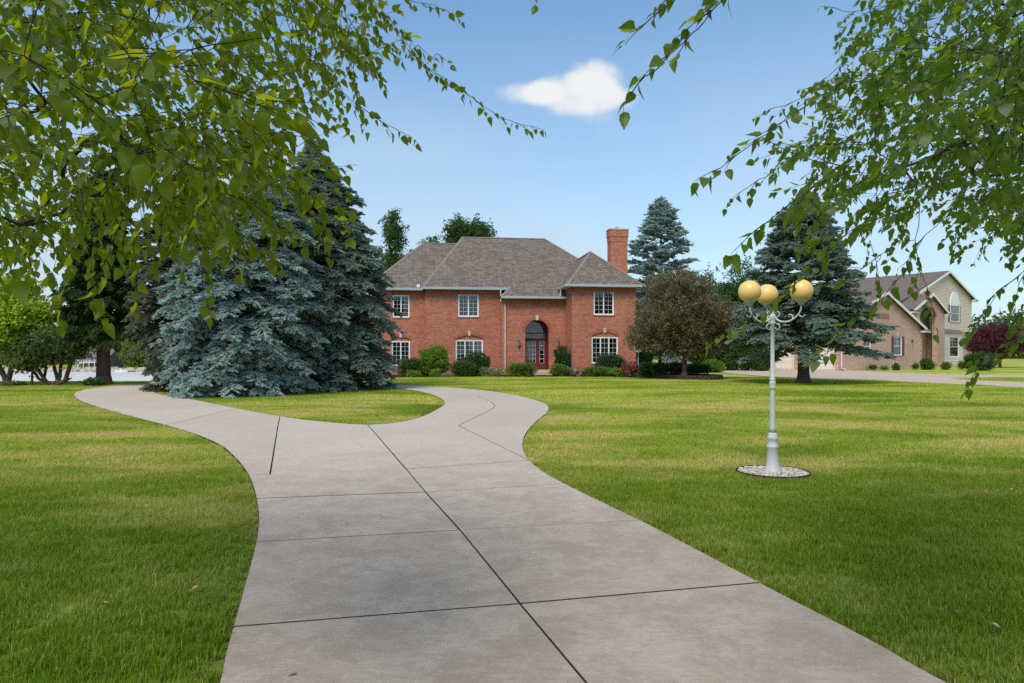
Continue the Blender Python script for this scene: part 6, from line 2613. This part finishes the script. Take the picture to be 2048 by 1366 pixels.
def hanging_tree(name, label, base, top, attr, sprays, shade, mat, seed, r0, leafscale, bias, guides=()):
    """tree > trunk (with limbs), twigs, leaf (the 300 that show largest), foliage (all other leaves)"""
    r = np.random.default_rng(seed)
    root = empty(name, (base[0], base[1], 0), label, 'tree')
    org = np.array([base[0], base[1], 0.0])
    roots = [np.array([base[0] + (top[0] - base[0]) * t, base[1] + (top[1] - base[1]) * t, top[2] * t - (.15 if t == 0 else 0)]) for t in np.linspace(0, 1, 9)]
    pts = np.concatenate([attr] + [s[0] for s in sprays] + [shade])
    guides = [catmull([np.array(q, float) for q in g_], 4) for g_ in guides]
    nodes, par, order = grow(roots, pts, .12, guides)
    n0 = len(nodes) - len(order)
    tb = MB()

    limbs(tb, nodes - org, par, len(roots), r0, .0015, 1.15, .07, r, .03, None, n0, .0085)
    flare(tb, (0, 0, 0), r0 * 1.0, .5)
    tb.build('trunk', M['bark_dark'], root, smooth=True)
    # twigs with alternate leaves
    tw = MB()
    LP, LD, LN, LS = [], [], [], []
    n_attr = len(attr)
    spray_dir = {}
    spray_sc = {}
    o = n_attr
    for s in sprays:
        path = s[0]
        for i in range(len(path)):
            d = path[min(i + 1, len(path) - 1)] - path[max(i - 1, 0)]
            spray_dir[o + i] = d / (np.linalg.norm(d) + 1e-9)
            spray_sc[o + i] = s[1]
        o += len(path)
    n_sp = o
    for q, k in enumerate(order):
        i = n0 + q
        p = nodes[i]
        e = nodes[i] - nodes[par[i]]
        el = np.linalg.norm(e) + 1e-9
        e = e / el
        shade_pt = k >= n_sp
        if k in spray_dir:
            ntw, L, d0 = (1, r.uniform(.07, .13), spray_dir[k])
        elif shade_pt:
            ntw, L, d0 = (2, r.uniform(.35, .6), e)
        else:
            ntw, L, d0 = (r.integers(1, 3), r.uniform(.16, .36), e)
        for _ in range(ntw):
            d = d0 * .8 + np.array(bias) * .5 + r.normal(0, .35 if k not in spray_dir else .12, 3) + np.array([0, 0, -.12 if k not in spray_dir else -.03])
            d /= np.linalg.norm(d)
            m = 4
            path = [p]
            for j in range(m):
                d = d + np.array([0, 0, -.08]) + r.normal(0, .08, 3)
                d /= np.linalg.norm(d)
                path.append(path[-1] + d * L / m)
            tw.tube([x - org for x in path], np.linspace(.0018, .0007, m + 1), 3, cap=False)
            sp = .025 if not shade_pt else .09
            nl = max(2, int(L / sp))
            for j in range(nl + 1):
                f = min((j + .3) / nl, .999) * m
                a = int(f)
                x = path[a] + (path[a + 1] - path[a]) * (f - a)
                t = path[a + 1] - path[a]
                t /= np.linalg.norm(t)
                s_ = np.cross(t, r.normal(0, 1, 3))
                s_ /= np.linalg.norm(s_)
                ld = t * r.uniform(.25, .8) + s_ * r.uniform(.3, .9) * (1 if j % 2 else -1) + np.array([0, 0, -r.uniform(.2, 1.0)])
                ld /= np.linalg.norm(ld)
                nn = np.array([0, 0, 1.0]) * .7 + r.normal(0, .6, 3)
                nn = nn - ld * (nn @ ld)
                nn /= np.linalg.norm(nn) + 1e-9
                sz = leafscale * r.uniform(.62, 1.2) * (1.7 if shade_pt else 1) * spray_sc.get(k, 1.0)
                LP.append(x + ld * sz * .25)
                LD.append(ld)
                LN.append(nn)
                LS.append(sz)
    two = tw.build('twigs', M['twig'], root)
    two['kind'] = 'stuff'
    LP, LD, LN, LS = (np.array(x) for x in (LP, LD, LN, LS))
    # nothing may hang right in front of the lens
    dist = np.linalg.norm(LP - np.array([0, 0, EYE]), axis=1)
    pxx, pyy = proj(LP)
    infr = (LP[:, 1] > .3) & (pxx > -60) & (pxx < 2108) & (pyy > -60) & (pyy < 1426)
    keep = ~(infr & (dist < .95))
    keep &= ~((pyy > 560) & infr & (dist < 1.6) & (pyy > 760))
    LP, LD, LN, LS, dist, infr = (x[keep] for x in (LP, LD, LN, LS, dist, infr))
    B = np.cross(LN, LD)
    app = np.where(infr, LS / dist, 0)
    big = set(np.argsort(-app)[:300].tolist())
    metas = [leaf_mesh(name + '_leaf', mat, s, wid=w, fold=f_, curl=c_) for s, w, f_, c_ in ((1, .37, .16, .10), (2, .31, .45, .32), (3, .40, .08, .22), (4, .34, .65, .05), (5, .36, .30, -.18), (6, .33, -.25, .40))]
    shared = [np_mesh('leaf', v, q, mat, False) for v, q in metas]
    var = r.integers(0, 6, len(LP))
    for i in sorted(big):
        ob = link('leaf', shared[var[i]], root)
        s = LS[i]
        mx = Matrix([[LD[i][0] * s, B[i][0] * s, LN[i][0] * s, LP[i][0] - org[0]], [LD[i][1] * s, B[i][1] * s, LN[i][1] * s, LP[i][1] - org[1]],
                     [LD[i][2] * s, B[i][2] * s, LN[i][2] * s, LP[i][2]], [0, 0, 0, 1]])
        ob.matrix_local = mx
    VV, QQ = [], []
    off = 0
    rest = np.array([i for i in range(len(LP)) if i not in big])
    for v4 in range(6):
        ids = rest[var[rest] == v4]
        v, q = metas[v4]
        W = LP[ids][:, None, :] - org + LS[ids][:, None, None] * (v[None, :, 0:1] * LD[ids][:, None, :] + v[None, :, 1:2] * B[ids][:, None, :] + v[None, :, 2:3] * LN[ids][:, None, :])
        VV.append(W.reshape(-1, 3))
        qq = q[None] + (np.arange(len(ids)) * len(v))[:, None, None] + off
        QQ.append(qq.reshape(-1, 4))
        off += len(ids) * len(v)
    fo = link('foliage', np_mesh('foliage', np.concatenate(VV), np.concatenate(QQ), mat), root)
    fo['kind'] = 'stuff'
    print(name, 'leaves', len(LP), 'in frame', int(infr.sum()))
    return root


def spray_path(pxs, Y0, Y1, sc, step=.10):
    P = catmull([np.array(q, float) for q in pxs], 12)
    Y = np.linspace(Y0, Y1, len(P))
    W = lift(P, Y)
    L = np.concatenate([[0], np.cumsum(np.linalg.norm(np.diff(W, axis=0), axis=1))])
    s = np.arange(0, L[-1], step)
    return (np.stack([np.interp(s, L, W[:, i]) for i in range(3)], 1), sc)


r = np.random.default_rng(101)
# left tree
A = []
polyA = [(-220, -120), (560, -120), (590, 60), (530, 160), (510, 250), (550, 310), (560, 360), (520, 380), (470, 385), (430, 460), (395, 490), (330, 430), (230, 460), (120, 450), (40, 500), (-60, 560), (-220, 560)]
q = in_poly(polyA, 520, r)
A.append(lift(q, r.uniform(2.1, 4.6, len(q))))
q = in_poly([(-150, -80), (430, -80), (460, 120), (400, 300), (200, 200), (-150, 260)], 26, r)
A.append(lift(q, r.uniform(1.25, 2.0, len(q))))
q = in_poly([(200, 260), (540, 220), (600, 350), (540, 380), (300, 420)], 60, r)
A.append(lift(q, r.uniform(1.9, 3.0, len(q))))
q = in_poly([(540, -100), (760, -100), (740, 60), (700, 200), (620, 200), (570, 60)], 50, r)
A.append(lift(q, r.uniform(2.6, 4.2, len(q))))
A = np.concatenate(A)
spr = [spray_path([(560, -60), (660, 60), (735, 140)], 3.2, 3.3, .95), spray_path([(580, 60), (690, 190), (760, 240), (805, 265)], 2.9, 3.0, 1.0),
       spray_path([(640, -80), (770, 40), (850, 130), (900, 180)], 3.3, 3.4, .95), spray_path([(850, 130), (930, 185), (1000, 232), (1072, 256)], 3.4, 3.45, .9),
       spray_path([(700, -80), (800, -10), (900, 22)], 3.4, 3.5, .95), spray_path([(560, 250), (640, 300), (660, 370), (690, 450)], 2.6, 2.6, .9),
       spray_path([(390, 480), (410, 560), (400, 625)], 2.3, 2.25, 1.0), spray_path([(560, 350), (620, 420), (650, 500)], 2.6, 2.6, .9),
       spray_path([(740, 0), (820, 80), (880, 110)], 3.3, 3.4, .9)]
# crown above and behind the camera, outside the picture
sh = []
while len(sh) < 170:
    p = np.array([r.uniform(-6.5, .8), r.uniform(-3.5, 6.0), r.uniform(3.0, 7.6)])
    if p[1] > .2 and (p[2] - EYE) / p[1] < .60 and abs(p[0]) / p[1] < .85:
        continue
    if p[2] < 3.6 and p[1] < 2.0 and abs(p[0]) < 2:
        continue
    sh.append(p)
hanging_tree('birch_tree', 'leafy birch whose hanging branches fill the upper left of the picture', (-5.0, 3.6), (-4.3, 3.0, 6.8), A, spr, np.array(sh), M['birch_leaf'], 5, .14, .047, (.55, .05, -.12),
             [[(-4.8, 3.4, 2.7), (-3.8, 3.4, 3.0), (-2.9, 3.4, 3.0)], [(-4.5, 3.2, 3.9), (-3.2, 3.3, 4.3), (-1.8, 3.4, 4.3), (-.5, 3.6, 4.1)],
              [(-4.6, 3.2, 3.3), (-2.6, 2.0, 3.2), (-1.2, 1.5, 2.75), (-.5, 1.5, 2.65)], [(-4.9, 3.5, 2.0), (-3.7, 3.3, 2.2), (-2.75, 3.2, 2.25)], [(-4.5, 3.2, 4.2), (-3.0, 4.2, 4.6), (-1.4, 4.6, 4.6)]])

# right tree
A = []
polyB = [(2260, -120), (1850, -120), (1770, 20), (1720, 130), (1640, 190), (1640, 260), (1590, 300), (1630, 360), (1620, 410), (1690, 400), (1760, 420), (1860, 420), (1960, 430), (2060, 480), (2260, 560)]
q = in_poly(polyB, 600, r)
A.append(lift(q, r.uniform(2.4, 5.4, len(q))))
q = in_poly([(2260, -100), (1960, -100), (1900, 120), (1950, 330), (2260, 420)], 60, r)
A.append(lift(q, r.uniform(1.7, 2.6, len(q))))
A = np.concatenate(A)
spr = [spray_path([(1560, -110), (1470, -30), (1380, 70), (1320, 125), (1268, 172)], 1.55, 1.5, 1.0, .075), spray_path([(1480, -120), (1400, -60), (1330, 10), (1290, 70)], 1.6, 1.55, 1.0, .09),
       spray_path([(1740, 60), (1660, 150), (1560, 215), (1535, 210)], 3.0, 2.9, .9), spray_path([(1690, 160), (1600, 220), (1500, 290), (1430, 345)], 2.2, 2.1, 1.0, .09),
       spray_path([(1660, 270), (1560, 330), (1480, 385)], 2.9, 2.8, .85), spray_path([(1680, 330), (1590, 400), (1520, 455), (1500, 480)], 1.9, 1.8, 1.1),
       spray_path([(1780, 400), (1680, 480), (1600, 560), (1520, 620), (1440, 668)], 2.6, 2.5, .95), spray_path([(1850, 470), (1780, 580), (1700, 650), (1655, 715)], 2.6, 2.5, .95),
       spray_path([(1740, 480), (1760, 560), (1750, 610)], 3.0, 3.0, .85), spray_path([(1830, 480), (1850, 560), (1870, 625)], 2.8, 2.8, .9), spray_path([(1640, 440), (1660, 500), (1640, 560)], 2.9, 2.9, .85),
       spray_path([(2080, 520), (2000, 580), (1960, 640), (1925, 660)], 2.7, 2.6, .85), spray_path([(2100, 600), (2050, 670), (1990, 700), (1955, 735)], 2.4, 2.3, .9),
       spray_path([(2130, 560), (2060, 600), (2030, 660)], 2.5, 2.5, .9), spray_path([(1800, 480), (1720, 540), (1690, 560)], 2.9, 2.9, .85),
       spray_path([(1860, -120), (1800, -40), (1740, 20), (1660, 15)], 3.2, 3.2, .85)]
sh = []
while len(sh) < 160:
    p = np.array([r.uniform(.3, 7.0), r.uniform(-3.5, 6.5), r.uniform(3.0, 7.6)])
    if p[1] > .2 and (p[2] - EYE) / p[1] < .60 and abs(p[0]) / p[1] < .85:
        continue
    if p[2] < 3.6 and p[1] < 2.0 and abs(p[0]) < 2:
        continue
    sh.append(p)
hanging_tree('linden_tree', 'leafy tree whose branches hang in from the upper right above the lamp', (5.6, 4.4), (4.9, 3.8, 6.8), A, spr, np.array(sh), M['linden_leaf'], 9, .14, .044, (-.6, .0, -.12),
             [[(5.3, 4.2, 2.9), (4.2, 4.0, 3.2), (3.3, 4.0, 3.3)], [(5.1, 4.0, 4.2), (4.0, 4.0, 4.7), (2.8, 3.9, 4.5), (1.9, 3.6, 4.1)],
              [(5.2, 4.1, 3.6), (3.4, 2.8, 3.4), (2.2, 2.0, 3.0), (1.1, 1.7, 2.75)], [(5.5, 4.3, 2.2), (4.3, 3.8, 2.3), (3.2, 3.8, 2.4)], [(5.0, 3.9, 4.4), (4.4, 5.0, 4.9), (3.0, 5.0, 4.9)]])

# ------------------------------------------------------------------ fallen leaves
dl = paint('dry_leaf', (.42, .25, .09), .7, .2, 20)
dl2 = paint('pinkish_dry_leaf', (.50, .27, .20), .7, .2, 20)
v, q = leaf_mesh('fallen_leaf', dl, 33, .38, .3, .35)
for (px, py, onlawn, m_, lab) in ((590, 1347, False, dl, 'curled tan leaf lying on the concrete at the bottom edge'), (1632, 1080, True, dl2, 'pinkish dry leaf on the grass right of the drive'),
                                  (1994, 1045, True, dl, 'orange leaf on the right lawn, upper of two close together'), (1985, 1250, True, dl2, 'pinkish leaf low on the right lawn'),
                                  (1912, 1225, True, dl2, 'small pale leaf low on the right lawn'), (2022, 978, True, dl, 'small orange leaf at the right edge of the lawn'),
                                  (395, 1176, True, dl, 'orange leaf on the near left lawn'), (1544, 998, True, dl2, 'tiny pinkish leaf on the grass below the lamp post'), (208, 1208, True, dl, 'brown leaf on the left lawn')):
    z = .025 if onlawn else .006
    g_ = gp(px, py, z)
    o = link('fallen_leaf', np_mesh('fallen_leaf', v, q, m_), None)
    s = random.uniform(.034, .046)
    o.scale = (s, s * 1.1, s)
    o.location = (g_[0], g_[1], z + .008)
    o.rotation_euler = (random.uniform(-.2, .2), random.uniform(-.15, .1), random.uniform(0, 6.28))
    tag(o, lab, 'leaf', 'fallen leaves')
